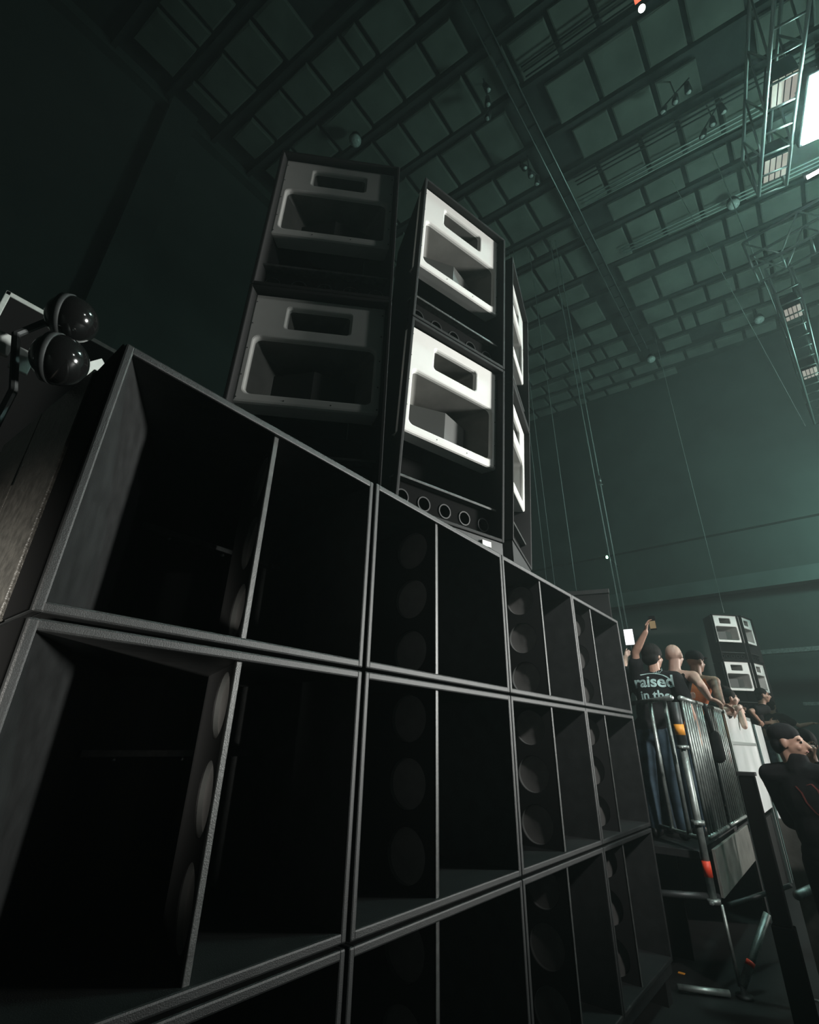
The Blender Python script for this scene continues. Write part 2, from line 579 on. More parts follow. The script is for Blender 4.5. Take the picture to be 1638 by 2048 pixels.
W0, W1, W2, W3 = [XB[i + 1] - XB[i] for i in range(4)]
where = {2: 'top row', 1: 'middle row', 0: 'bottom row'}
col_lab = ['nearest the camera, left end', 'second column from the left, under the left white-horn stack',
           'third column from the left, under the right white-horn stack', 'right end beside the barrier']
subs = {}
for r in (2, 1, 0):
    subs[(0, r)] = sub_cabinet(W0, 'black bass horn cabinet in the %s, %s' % (where[r], col_lab[0]), 0.594, None, 0,
                               (XB[0], FY + 0.01, ZB[r]), brace=True, slant=0.37)
    subs[(1, r)] = sub_cabinet(W1, 'black bass horn cabinet in the %s, second column from the left' % where[r], 0.514, None, 0,
                               (XB[1], FY, ZB[r]))
    subs[(2, r)] = sub_cabinet(W2, 'black bass horn cabinet in the %s, third column from the left' % where[r], 0.590, None, 0,
                               (XB[2], FY, ZB[r]))
    subs[(3, r)] = sub_cabinet(W3, 'black bass horn cabinet in the %s, %s' % (where[r], col_lab[3]), 0.445, None, 0,
                               (XB[3], FY, ZB[r]))
# coarse coated outer boards on the open left ends
for r in (2, 1, 0):
    root = subs[(0, r)]
    bm = NB()
    spl = 0.06
    for (ya, yb_) in ((0.215, 0.640), (0.646, 1.05)):
        xa, xb = -0.012 - spl * (ya - 0.2), -0.012 - spl * (yb_ - 0.2)
        t2 = bmesh.new()
        vs = [t2.verts.new(p) for p in ((xa, ya, 0.0), (0.002, ya, 0.0), (0.002, yb_, 0.0), (xb, yb_, 0.0),
                                        (xa, ya, CH), (0.002, ya, CH), (0.002, yb_, CH), (xb, yb_, CH))]
        for f in ((0, 3, 2, 1), (4, 5, 6, 7), (0, 1, 5, 4), (1, 2, 6, 5), (2, 3, 7, 6), (3, 0, 4, 7)):
            t2.faces.new([vs[i] for i in f])
        bmesh.ops.bevel(t2, geom=t2.edges[:], offset=0.003, segments=1, affect='EDGES')
        me = bpy.data.meshes.new('tmp')
        t2.to_mesh(me)
        t2.free()
        bm.from_mesh(me)
        bpy.data.meshes.remove(me)
    o = obj('side_board', bm, M['side_coat'], root)
    o['label'] = 'coarse textured side board'
    obj('collar_blackout', box(NB(), -0.004, 0.002, 0.012, 0.213, 0.004, CH - 0.004, 0.002), M['near_black'], root)  # thin plate added to keep the collar black under the work light

t = thing('riser_platform', 'low black riser platform carrying the wall of bass cabinets', 'platform', (0.3, FY + 0.02, 0))
obj('deck', box(NB(), 0, 4.68, 0, 1.1, 0.16, 0.228, 0.006), M['black_paint'], t)
for k in range(5):
    obj('support', box(NB(), 0.05 + k * 1.12, 0.15 + k * 1.12, 0.02, 1.08, 0, 0.16), M['black_flat'], t)

# cabinets standing back to back behind the left end
t = thing('rear_cabinet', 'plain black cabinet behind the left end, past the dark gap', 'speaker cabinet', (0.30, 2.74, 0))
obj('shell', box(NB(), 0, 1.1, 0, 1.0, 0.0, 2.715, 0.01), M['side_coat'], t)
obj('seam_strip', box(NB(), -0.006, 0.0, 0.3, 0.32, 0.0, 2.62), M['black_flat'], t)

# ------------------------------------------------------------------ mid-high horn cabinets
CW, CHH, CD = 0.895, 1.4225, 0.72


def mid_cabinet(label, ports=True, detail=True, name='horn_speaker_cabinet'):
    root = thing(name, label, 'speaker cabinet', (0, 0, 0), 0, 'white-horn speaker cabinets')
    W, H, D = CW, CHH, CD
    tp = 0.215
    w = 0.024
    rim = 0.006

    def wall(pts):
        b = bmesh.new()
        vs = [b.verts.new(p) for p in pts]
        for f in ((0, 1, 2, 3), (4, 7, 6, 5), (0, 4, 5, 1), (1, 5, 6, 2), (2, 6, 7, 3), (3, 7, 4, 0)):
            b.faces.new([vs[i] for i in f])
        bmesh.ops.recalc_face_normals(b, faces=b.faces[:])
        bmesh.ops.bevel(b, geom=b.edges[:], offset=rim, segments=2, affect='EDGES', profile=0.5)
        me = bpy.data.meshes.new('tmp')
        b.to_mesh(me)
        b.free()
        bm.from_mesh(me)
        bpy.data.meshes.remove(me)
    bm = NB()
    wall(((0, 0, 0), (w, 0, 0), (tp + w, D, 0), (tp, D, 0), (0, 0, H), (w, 0, H), (tp + w, D, H), (tp, D, H)))
    wall(((W - w, 0, 0), (W, 0, 0), (W - tp, D, 0), (W - tp - w, D, 0), (W - w, 0, H), (W, 0, H), (W - tp, D, H), (W - tp - w, D, H)))
    for z0, z1 in ((0, w), (H - w, H)):
        wall(((w - .006, .0005, z0), (W - w + .006, .0005, z0), (W - tp - w, D, z0), (tp + w, D, z0),
              (w - .006, .0005, z1), (W - w + .006, .0005, z1), (W - tp - w, D, z1), (tp + w, D, z1)))
    box(bm, tp + w, W - tp - w, D - 0.02, D - 0.001, w, H - w)
    obj('shell', bm, M['black_flat'], root)
    # moulded white horn face
    y0 = 0.052
    px0, px1, pz0, pz1 = w + 0.004, W - w - 0.004, 0.555, 1.388
    bm = NB()
    zs = 1.088
    small_h = rrect(0.240, 0.655, 1.125, 1.322, 0.028)
    big_h = rrect(0.070, 0.825, 0.612, 1.062, 0.045)
    rs = ring_cell(bm, (px0 + 0.02, px1 - 0.02, zs, pz1), small_h, y0)
    rb = ring_cell(bm, (px0 + 0.02, px1 - 0.02, pz0 + 0.02, zs), big_h, y0)

    def shrink(h, d):
        cx = (min(p[0] for p in h) + max(p[0] for p in h)) / 2
        cz = (min(p[1] for p in h) + max(p[1] for p in h)) / 2
        hx = (max(p[0] for p in h) - min(p[0] for p in h)) / 2
        hz = (max(p[1] for p in h) - min(p[1] for p in h)) / 2
        return [(cx + (p[0] - cx) * (hx - d) / hx, cz + (p[1] - cz) * (hz - d) / hz) for p in h]
    lips = []
    for ring, h in ((rs, small_h), (rb, big_h)):
        r1 = loft(bm, ring, shrink(h, 0.007), y0 + 0.003)
        r2 = loft(bm, r1, shrink(h, 0.014), y0 + 0.012)
        loft(bm, r2, shrink(h, 0.018), y0 + 0.028)
    # outer border of the moulding: rounded edge then a deep side
    ox0, ox1, oz0, oz1 = px0 + 0.02, px1 - 0.02, pz0 + 0.02, pz1
    path = [((ox0, oz1), (ox0, oz0)), ((ox0, oz0), (ox1, oz0)), ((ox1, oz0), (ox1, oz1))]

    def quad(a, b, c, d):
        bm.faces.new([bm.verts.new(p) for p in (a, b, c, d)])
    prof = [(0.0, y0), (0.012, y0 + 0.004), (0.019, y0 + 0.014), (0.02, y0 + 0.066)]
    for k in range(3):
        (g0, ya), (g1, yb_) = prof[k], prof[k + 1]
        quad((ox0 - g0, ya, oz1), (ox0 - g0, ya, oz0 - g0), (ox0 - g1, yb_, oz0 - g1), (ox0 - g1, yb_, oz1))
        quad((ox0 - g0, ya, oz0 - g0), (ox1 + g0, ya, oz0 - g0), (ox1 + g1, yb_, oz0 - g1), (ox0 - g1, yb_, oz0 - g1))
        quad((ox1 + g0, ya, oz0 - g0), (ox1 + g0, ya, oz1), (ox1 + g1, yb_, oz1), (ox1 + g1, yb_, oz0 - g1))
    quad((px0, y0 + 0.066, pz0), (px1, y0 + 0.066, pz0), (px1, 0.16, pz0 + 0.0), (px0, 0.16, pz0 + 0.0))
    bmesh.ops.remove_doubles(bm, verts=bm.verts[:], dist=0.0004)
    obj('horn_face', bm, M['horn_white'], root)
    # horn flares
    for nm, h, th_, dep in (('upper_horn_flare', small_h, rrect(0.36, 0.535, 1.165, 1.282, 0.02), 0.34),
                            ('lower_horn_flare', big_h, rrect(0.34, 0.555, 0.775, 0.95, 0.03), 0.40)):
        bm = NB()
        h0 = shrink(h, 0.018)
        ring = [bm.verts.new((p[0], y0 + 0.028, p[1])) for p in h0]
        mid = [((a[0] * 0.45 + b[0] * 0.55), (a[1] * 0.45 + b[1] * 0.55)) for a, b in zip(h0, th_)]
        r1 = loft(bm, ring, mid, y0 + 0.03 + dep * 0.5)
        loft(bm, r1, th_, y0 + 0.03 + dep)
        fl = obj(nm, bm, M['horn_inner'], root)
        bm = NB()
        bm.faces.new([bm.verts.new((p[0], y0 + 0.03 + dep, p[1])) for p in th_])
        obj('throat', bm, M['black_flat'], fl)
    # wedge shaped plug in the lower horn
    bm = NB()
    zt, zb = 0.905, 0.640
    vs = [bm.verts.new(p) for p in ((0.185, 0.235, zt), (0.448, 0.150, zt), (0.715, 0.235, zt), (0.60, 0.43, zt - 0.02), (0.30, 0.43, zt - 0.02),
                                    (0.185, 0.235, zb + 0.03), (0.448, 0.150, zb), (0.715, 0.235, zb + 0.03), (0.60, 0.43, zb + 0.09), (0.30, 0.43, zb + 0.09))]
    bm.faces.new(vs[0:5])
    bm.faces.new(vs[5:10][::-1])
    for k in range(5):
        bm.faces.new((vs[k], vs[5 + k], vs[5 + (k + 1) % 5], vs[(k + 1) % 5]))
    obj('horn_plug', bm, M['plug'], root)
    # lower vent section
    bm = NB()
    if ports:
        n = 5
        x0, x1 = w, W - w
        cwid = (x1 - x0) / n
        for k in range(n):
            c = (x0 + (k + 0.5) * cwid, 0.125)
            hole = circle(c[0], c[1], 0.045, 24)
            ring = ring_cell(bm, (x0 + k * cwid, x0 + (k + 1) * cwid, w, 0.23), hole, 0.10)
            loft(bm, ring, circle(c[0], c[1], 0.045, 24), 0.15, True)
    else:
        box(bm, w, W - w, 0.10, 0.12, w, 0.23)
    box(bm, w + 0.1, W - w - 0.1, 0.34, 0.36, 0.23, pz0)
    obj('lower_baffle', bm, M['near_black'], root)
    if ports:
        for k in range(5):
            c = (w + (k + 0.5) * (W - 2 * w) / 5, 0.125)
            bm = NB()
            a = [bm.verts.new((p[0], 0.094, p[1])) for p in circle(c[0], c[1], 0.050, 24)]
            b = loft(bm, a, circle(c[0], c[1], 0.042, 24), 0.094)
            loft(bm, a, circle(c[0], c[1], 0.050, 24), 0.101)
            obj('port_ring', bm, M['black_paint'], root)
    bm = NB()
    box(bm, w, W - w, 0.045, 0.13, 0.228, 0.246, 0.004)
    obj('divider_bar', bm, M['edge_paint'], root)
    if detail:
        sm = None
        for (sx, sz) in [(0.05 + k * 0.265, 0.588) for k in range(4)] + [(ox0 + 0.006, z) for z in (0.75, 0.95, 1.15, 1.33)] + [(ox1 - 0.006, z) for z in (0.75, 0.95, 1.15, 1.33)]:
            if sm is None:
                bm = NB()
                ellipsoid(bm, (0, 0, 0), (0.0042, 0.002, 0.0042), None, 8, 5)
                o = obj('screw', bm, M['dark_steel'], root)
                sm = o.data
            else:
                o = link('screw', sm, None, root)
            o.location = (sx, y0 - 0.001, sz)
    return root


def frame(o, bl, yaw, tilt, roll):
    a = V((cos(yaw), sin(yaw), 0))
    n = V((sin(yaw), -cos(yaw), 0))
    u = V((0, 0, 1))
    u2 = u * cos(tilt) + n * sin(tilt)
    n2 = n * cos(tilt) - u * sin(tilt)
    a2 = a * cos(roll) + u2 * sin(roll)
    u3 = u2 * cos(roll) - a * sin(roll)
    mtx = Matrix(((a2.x, -n2.x, u3.x, bl[0]), (a2.y, -n2.y, u3.y, bl[1]), (a2.z, -n2.z, u3.z, bl[2]), (0, 0, 0, 1)))
    o.matrix_world = mtx
    return a2, u3, n2


U = 0.85
stacks = {'left': ((1.1480, 2.5363, 1.3346), -0.76970, 0.00307, -0.0055),
          'middle': ((2.2008, 1.9553, 1.4329), -0.27051, 0.08067, -0.01018),
          'right': ((3.5949, 1.7844, 1.6065), 0.30212, 0.07728, 0.04578)}
proto = mid_cabinet('x', True, True)
bottoms = {}
first = True
for k, (bl, yaw, tilt, roll) in stacks.items():
    p = V((bl[0] * U, bl[1] * U, 1.7 + bl[2] * U))
    desc = {'left': 'in the leftmost stack, dim and turned away', 'middle': 'in the brightly lit middle stack',
            'right': 'in the right stack, seen almost edge-on'}[k]
    for lvl in (0, 1):
        c = proto if first else dup(proto)
        first = False
        c['label'] = '%s black speaker cabinet with white horn face %s' % ('upper' if lvl else 'lower', desc)
        a, u, n = frame(c, p, yaw, tilt, roll)
        c.location = p + u * (0.005 + lvl * (CHH + 0.009))
    bottoms[k] = (p, a, u, n)
# riser boards under the stacks
for k, dz in (('left', 0), ('middle', 1), ('right', 2)):
    p, a, u, n = bottoms[k]
    bm = NB()
    bot = ZB[2] + CH + 0.003
    w_in = 0.01
    up, lowv = [], []
    for (sx, sy) in ((w_in, 0.01), (CW - w_in, 0.01), (CW - 0.23, CD), (0.23, CD)):
        q = p + a * sx - n * sy
        up.append(bm.verts.new(q))
        lowv.append(bm.verts.new((q.x, q.y, bot)))
    bm.faces.new(up)
    bm.faces.new(lowv[::-1])
    for i in range(4):
        bm.faces.new((lowv[i], lowv[(i + 1) % 4], up[(i + 1) % 4], up[i]))
    o = obj('riser_board', bm, M['black_paint'], None)
    tag(o, {'left': 'thin black riser under the leftmost white-horn stack', 'middle': 'black riser with a white label under the middle white-horn stack',
            'right': 'black wedge riser under the right white-horn stack'}[k], 'riser', 'risers under the horn stacks')
    if k == 'middle':
        bm = NB()
        q = p + a * (CW - 0.17) + n * 0.0
        mm = Matrix.Translation(V((q.x, q.y, bot + 0.05))) @ Matrix(((a.x, -n.x, 0, 0), (a.y, -n.y, 0, 0), (0, 0, 1, 0), (0, 0, 0, 1)))
        box(bm, -0.04, 0.04, -0.006, 0.012, -0.018, 0.022, 0.002)
        bm.transform(mm)
        lo = obj('white_label', bm, M['white_tape'], o)

# tall black box behind the right end of the speaker wall
t = thing('tall_black_case', 'tall plain black case rising behind the right end of the speaker wall', 'case', (5.72, 1.68, 0.0), radians(18))
obj('body', box(NB(), -0.02, 0.30, 0.0, 0.62, 0.902, 3.30, 0.01), M['black_flat'], t)
obj('lid', box(NB(), -0.03, 0.31, -0.01, 0.63, 3.302, 3.36, 0.008), M['black_paint'], t)

# ------------------------------------------------------------------ far stacks
fp = (18.0, 2.28, 2.75)
for ci, (cx, cy, yaw, lab) in enumerate(((17.95, 2.20, -0.76, 'left far stack beyond the crowd'),
                                         (18.66, 1.50, -0.24, 'right far stack, turned away'))):
    for lvl in (0, 1):
        c = dup(proto)
        c['label'] = '%s white-horn cabinet in the %s' % ('small upper' if lvl else 'small lower', lab)
        c['group'] = 'far white-horn cabinets'
        frame(c, (cx, cy, 2.72 + lvl * 1.44), yaw, 0, 0)
far_lab = ['far black bass cabinet under the left far horn column', 'far black bass cabinet under the right far horn column']
for ci, (cx, cy) in enumerate(((17.75, 1.75), (18.95, 1.45))):
    dup(subs[(1, 2)], (cx, cy, 1.86), -0.25, far_lab[ci])['group'] = 'far bass cabinets'
    o = tag(obj('black_riser', box(NB(), cx, cx + 1.2, cy + 0.05, cy + 1.05, 0, 1.84, 0.01), M['black_flat']),
            'dark plinth under the %s far bass cabinet' % ('left' if ci == 0 else 'right'), 'plinth')

# ------------------------------------------------------------------ black domes and trimmed case at the left
t = thing('trimmed_case', 'black case with grey edge trim behind the black domes', 'case', (0.035, 2.80, 2.72))
obj('body', box(NB(), 0.0, 0.75, 0.0, 0.6, 0.0, 1.06, 0.004), M['near_black'], t)
bm = NB()
e = 0.02
box(bm, -0.004, e, -0.006, 0.62, 1.06 - e, 1.068, 0.004)
box(bm, -0.004, 0.756, -0.006, e, 1.06 - e, 1.068, 0.004)
box(bm, -0.004, e, -0.006, e, 0.0, 1.062, 0.004)
box(bm, 0.756 - e, 0.756, -0.006, e, 0.0, 1.062, 0.004)
obj('edge_trim', bm, M['grey_trim'], t)
t = thing('black_dome_lamp_bracket', 'grey and black bracket holding two glossy black domes', 'lamp bracket', (0.2, 1.98, 2.80))
bm = NB()
tube(bm, ((-0.05, -0.02, -0.35), (-0.04, 0.0, 0.0), (-0.10, 0.0, 0.22), (-0.03, 0.02, 0.36)), 0.014)
obj('arm', bm, M['dark_steel'], t)
bm = NB()
box(bm, -0.15, -0.09, 0.05, 0.07, 0.15, 0.24, 0.004)
box(bm, -0.08, -0.02, 0.03, 0.045, 0.10, 0.20, 0.004)
obj('plate', bm, M['grey_plate'], t)
bm = NB()
vs = [bm.verts.new(p) for p in ((0.10, 0.05, 0.24), (0.18, 0.05, 0.34), (0.235, 0.06, 0.29), (0.16, 0.06, 0.19),
                                (0.10, 0.07, 0.24), (0.18, 0.07, 0.34), (0.235, 0.08, 0.29), (0.16, 0.08, 0.19))]
for f in ((0, 1, 2, 3), (7, 6, 5, 4), (0, 4, 5, 1), (1, 5, 6, 2), (2, 6, 7, 3), (3, 7, 4, 0)):
    bm.faces.new([vs[i] for i in f])
obj('wedge_plate', bm, M['grey_plate'], t)
for nm, c, r, lab in (('black_dome', (0.222, 1.90, 3.145), 0.089, 'upper glossy black dome at the left edge'),
                      ('black_dome', (0.232, 1.86, 2.925), 0.092, 'lower and larger glossy black dome at the left edge')):
    t = thing(nm, lab, 'dome lamp', c, 0, 'glossy black domes')
    bm = NB()
    ellipsoid(bm, (0, 0, 0), (r, r, r), None, 40, 24)
    obj('dome', bm, M['gloss_black'], t, True)
    bm = NB()
    rot = V((-0.8, 0.5, 0.1)).to_track_quat('Z', 'Y').to_matrix()
    bmesh.ops.create_cone(bm, cap_ends=True, segments=32, radius1=r * 1.04, radius2=r * 1.0, depth=0.03, matrix=(Matrix.Translation(V((-0.8, 0.5, 0.1)).normalized() * r * 0.25) @ rot.to_4x4()))
    obj('rim', bm, M['dark_steel'], t, True)
# loose cables below the domes
bm = NB()
tube(bm, ((0.02, 1.95, 2.86), (0.05, 1.93, 2.78), (0.03, 1.93, 2.70), (-0.02, 1.95, 2.66), (-0.08, 1.98, 2.60)), 0.008)
tag(obj('cable_loop', bm, M['grey_plate'], None, True), 'pale cable loop hanging below the black domes', 'cable')

# ------------------------------------------------------------------ deck, barriers, scaffold
RZ = 2.125   # top rail height
DK = 0.90
t = thing('crowd_deck', 'raised grey deck where people stand behind the barrier', 'platform', (0, 0, 0))
obj('deck_boards', box(NB(), 5.42, 17.2, 1.19, 4.6, DK - 0.06, DK, 0.004), M['black_paint'], t)
obj('toe_board', box(NB(), 5.40, 7.35, 1.06, 1.085, 0.60, 0.93, 0.004), M['ply'], t)
obj('skirt', box(NB(), 7.6, 17.2, 1.10, 1.13, 0.0, DK - 0.07), M['black_flat'], t)
obj('skirt', box(NB(), 5.9, 5.93, 1.5, 4.6, 0.0, DK - 0.07), M['black_flat'], t)


def barrier_side(root, p0, p1, nbar, rbar=0.012, rr=0.024):
    p0, p1 = V(p0), V(p1)
    d = p1 - p0
    top0, top1 = V((p0.x, p0.y, RZ)), V((p1.x, p1.y, RZ))
    b0, b1 = V((p0.x, p0.y, DK + 0.10)), V((p1.x, p1.y, DK + 0.10))
    obj('top_rail', tube(NB(), (top0, top1), rr, 12), M['steel'], root, True)
    obj('bottom_rail', tube(NB(), (b0, b1), rr * 0.8, 10), M['steel'], root, True)
    for k in range(nbar):
        f = (k + 0.5) / nbar
        a, b = top0.lerp(top1, f), b0.lerp(b1, f)
        obj('bar', tube(NB(), (b, a), rbar, 8), M['steel'], root, True)


t = thing('barrier_return', 'short end barrier with wide-set bars beside the speaker wall', 'barrier', (0, 0, 0), 0, 'steel crowd barriers')
barrier_side(t, (5.40, 1.16, 0), (6.02, 1.72, 0), 3, 0.02)
t = thing('steel_barrier', 'steel barrier with close upright bars, nearest the scaffold post', 'barrier', (0, 0, 0), 0, 'steel crowd barriers')
barrier_side(t, (5.47, 1.10, 0), (6.38, 1.09, 0), 9)
t = thing('steel_barrier', 'second steel barrier with close bars, before the white panel', 'barrier', (0, 0, 0), 0, 'steel crowd barriers')
barrier_side(t, (6.52, 1.09, 0), (7.48, 1.08, 0), 9)
obj('end_plate', box(NB(), 6.95, 7.45, 1.10, 1.112, 1.05, 1.95, 0.003), M['ply'], t)
obj('red_sticker', box(NB(), 7.30, 7.40, 1.085, 1.099, 1.55, 1.68), M['red_tape'], t)
obj('orange_sticker', box(NB(), 7.36, 7.44, 1.085, 1.099, 1.83, 1.95), M['orange_tape'], t)

t = thing('scaffold_post', 'steel scaffold post with orange tape at the barrier corner', 'post', (5.352, 1.135, 0))
obj('upper_tube', tube(NB(), ((0, 0, 1.72), (0, 0, 2.08)), 0.040, 14), M['dark_steel'], t, True)
obj('lower_tube', tube(NB(), ((0, 0, 0.56), (0, 0, 1.74)), 0.030, 14), M['steel'], t, True)
obj('orange_tape', tube(NB(), ((0, 0, 1.80), (0, 0, 1.89)), 0.0425, 14), M['orange_tape'], t, True)
obj('red_tape', tube(NB(), ((0, 0, 0.74), (0, 0, 0.85)), 0.033, 14), M['red_tape'], t, True)
for z in (1.70, 1.12, 0.58):
    bm = NB()
    tube(bm, ((0, 0, z - 0.016), (0, 0, z + 0.016)), 0.052, 14)
    box(bm, -0.10, 0.10, -0.014, 0.014, z - 0.010, z + 0.010, 0.003)
    obj('coupler', bm, M['steel'], t, True)
t = thing('scaffold_brace', 'slanting galvanised scaffold leg with a red tape band on the floor', 'post', (5.39, 1.06, 0))
obj('tube', tube(NB(), ((0.0, 0.0, 0.07), (0.25, -0.24, 0.50)), 0.028, 14), M['steel'], t, True)
obj('red_tape', tube(NB(), ((0.066, -0.063, 0.183), (0.082, -0.078, 0.211)), 0.030, 14), M['red_tape'], t, True)
obj('foot', tube(NB(), ((0, 0, 0), (0, 0, 0.02), (0.0, 0.0, 0.021), (0.0, 0.0, 0.08)), [0.06, 0.06, 0.02, 0.02], 14), M['dark_steel'], t, True)
tag(obj('brace_tube', tube(NB(), ((5.39, 1.09, 0.56), (5.40, 1.08, 0.06)), 0.013, 10), M['steel'], None, True), 'thin dull brace tube beside the slanting scaffold leg', 'brace')
tag(obj('floor_tube', tube(NB(), ((5.13, 1.46, 0.035), (5.30, 1.14, 0.03)), 0.022, 10), M['steel'], None, True), 'short tube with reddish end lying by the scaffold foot', 'tube')
tag(obj('deck_beam', tube(NB(), ((5.10, 1.46, 0.62), (5.42, 1.10, 0.60)), 0.026, 10), M['dark_steel'], None, True), 'horizontal steel beam under the deck corner', 'beam')
tag(obj('ledger_tube', tube(NB(), ((5.46, 1.05, 0.55), (6.6, 0.72, 0.55)), 0.020, 10), M['dark_steel'], None, True), 'long low ledger tube running right under the deck', 'tube')
t = thing('black_upright', 'thick black upright in front of the barrier end', 'post', (5.16, 0.67, 0))
obj('column', box(NB(), -0.04, 0.06, -0.055, 0.055, 0.55, 1.50, 0.006), M['near_black'], t)
obj('cap', box(NB(), -0.05, 0.07, -0.065, 0.065, 1.502, 1.53, 0.004), M['black_paint'], t)
obj('column_foot', box(NB(), -0.05, 0.07, -0.07, 0.07, 0.0, 0.548, 0.006), M['near_black'], t)
tag(obj('grey_tube', tube(NB(), ((5.45, 0.74, 1.36), (5.45, 0.66, 0.0)), 0.032, 12), M['steel'], None, True), 'short grey tube clamped behind the black upright', 'tube')
bm = NB()
box(bm, 5.62, 5.64, 0.42, 0.58, 0.0, 1.18, 0.004)
tag(obj('grey_post', bm, M['ply'], None), 'grey flat post right of the black upright', 'post')
bm = NB()
tube(bm, ((5.30, 0.55, 0.72), (5.9, 0.42, 0.72)), 0.03, 12)
tag(obj('clamp_arm', bm, M['steel'], None, True), 'short steel arm behind the person at the right edge', 'tube')

# white panel and following panels
t = thing('banner_screen', 'bright white translucent panel on the barrier', 'panel', (0, 0, 0))
obj('sheet', box(NB(), 7.60, 9.93, 1.055, 1.070, 0.92, 2.10, 0.003), M['white_sheet'], t)
bm = NB()
box(bm, 7.56, 7.62, 1.05, 1.08, 0.0, 2.13, 0.004)
box(bm, 9.91, 9.97, 1.05, 1.08, 0.0, 2.13, 0.004)
box(bm, 7.56, 9.97, 1.05, 1.08, 2.09, 2.14, 0.004)
box(bm, 7.62, 9.91, 1.045, 1.06, 1.74, 1.78, 0.004)
obj('frame', bm, M['truss_alu'], t)
tag(obj('banner_strip', box(NB(), 10.15, 11.0, 1.03, 1.06, 0.0, 2.06, 0.004), M['white_sheet']), 'narrow white strip panel right of the bright panel', 'panel')
bm = NB()
n = 26
pv = []
for k in range(n + 1):
    x = 11.15 + 2.9 * k / n
    pv.append((x, 0.88 + 0.05 * sin(k * 1.7) - 0.012 * k, 0.4 + 0.0 * k))
lo = [bm.verts.new((p[0], p[1], 0.0)) for p in pv]
hi = [bm.verts.new((p[0], p[1] * 0.9 + 0.1, 2.08 - 0.06 * sin(pi * k / n))) for k, p in enumerate(pv)]
for k in range(n):
    bm.faces.new((lo[k], lo[k + 1], hi[k + 1], hi[k]))
o = obj('draped_cloth', bm, M['green_cloth'], None, True)
o.modifiers.new('thick', 'SOLIDIFY').thickness = 0.02
tag(o, 'grey-green cloth draped over the barrier right of the white strip', 'cloth')
t = thing('black_bag', 'small black bag hanging by its strap from the barrier', 'bag', (6.44, 1.05, 1.72))
bm = NB()
capsule(bm, (0, 0, -0.09), (0.02, -0.01, 0.10), 0.075, 0.05)
obj('pouch', bm, M['black_cloth'], t, True)
obj('strap', tube(NB(), ((0.0, 0, 0.12), (0.0, 0.012, 0.30), (0.0, 0.03, 0.42)), 0.02, 8), M['black_cloth'], t, True)


# ------------------------------------------------------------------ people
def hand(bm, wrist, d, palm_n, s, curl=0.5):
    """palm with five fingers; d points along the fingers, palm_n out of the palm"""
    d = V(d).normalized()
    palm_n = V(palm_n)
    palm_n = (palm_n - d * palm_n.dot(d)).normalized()
    side = d.cross(palm_n).normalized()
    w = V(wrist)
    rot = Matrix((side, d, palm_n)).transposed()
    ellipsoid(bm, w + d * 0.05 * s, (0.043 * s, 0.055 * s, 0.017 * s), rot)
    for k, (off, ln) in enumerate(((-0.030, 0.070), (-0.010, 0.080), (0.011, 0.076), (0.030, 0.060))):
        b = w + d * 0.085 * s + side * off * s
        d2 = (d * cos(curl) + palm_n * sin(curl)).normalized()
        d3 = (d * cos(curl * 2.2) + palm_n * sin(curl * 2.2)).normalized()
        m_ = b + d2 * ln * 0.5 * s
        e_ = m_ + d3 * ln * 0.5 * s
        capsule(bm, b - d * 0.02 * s, m_, 0.0095 * s, 0.009 * s, 8)
        capsule(bm, m_, e_, 0.009 * s, 0.0078 * s, 8)
    tb = w + d * 0.03 * s - side * 0.035 * s
    td = (d * 0.65 - side * 0.7 + palm_n * 0.35).normalized()
    tm = tb + td * 0.035 * s
    te = tm + (td * 0.6 + d * 0.5 + palm_n * 0.2).normalized() * 0.03 * s
    capsule(bm, tb, tm, 0.012 * s, 0.011 * s, 8)
    capsule(bm, tm, te, 0.011 * s, 0.009 * s, 8)


def ik(a, b, l1, l2, hint):
    a, b = V(a), V(b)
    d = b - a
    L = min(d.length, (l1 + l2) * 0.995)
    d.normalize()
    x = (l1 * l1 - l2 * l2 + L * L) / (2 * L)
    h = sqrt(max(l1 * l1 - x * x, 0))
    hv = V(hint) - d * V(hint).dot(d)
    hv.normalize()
    return a + d * x + hv * h, a + d * L


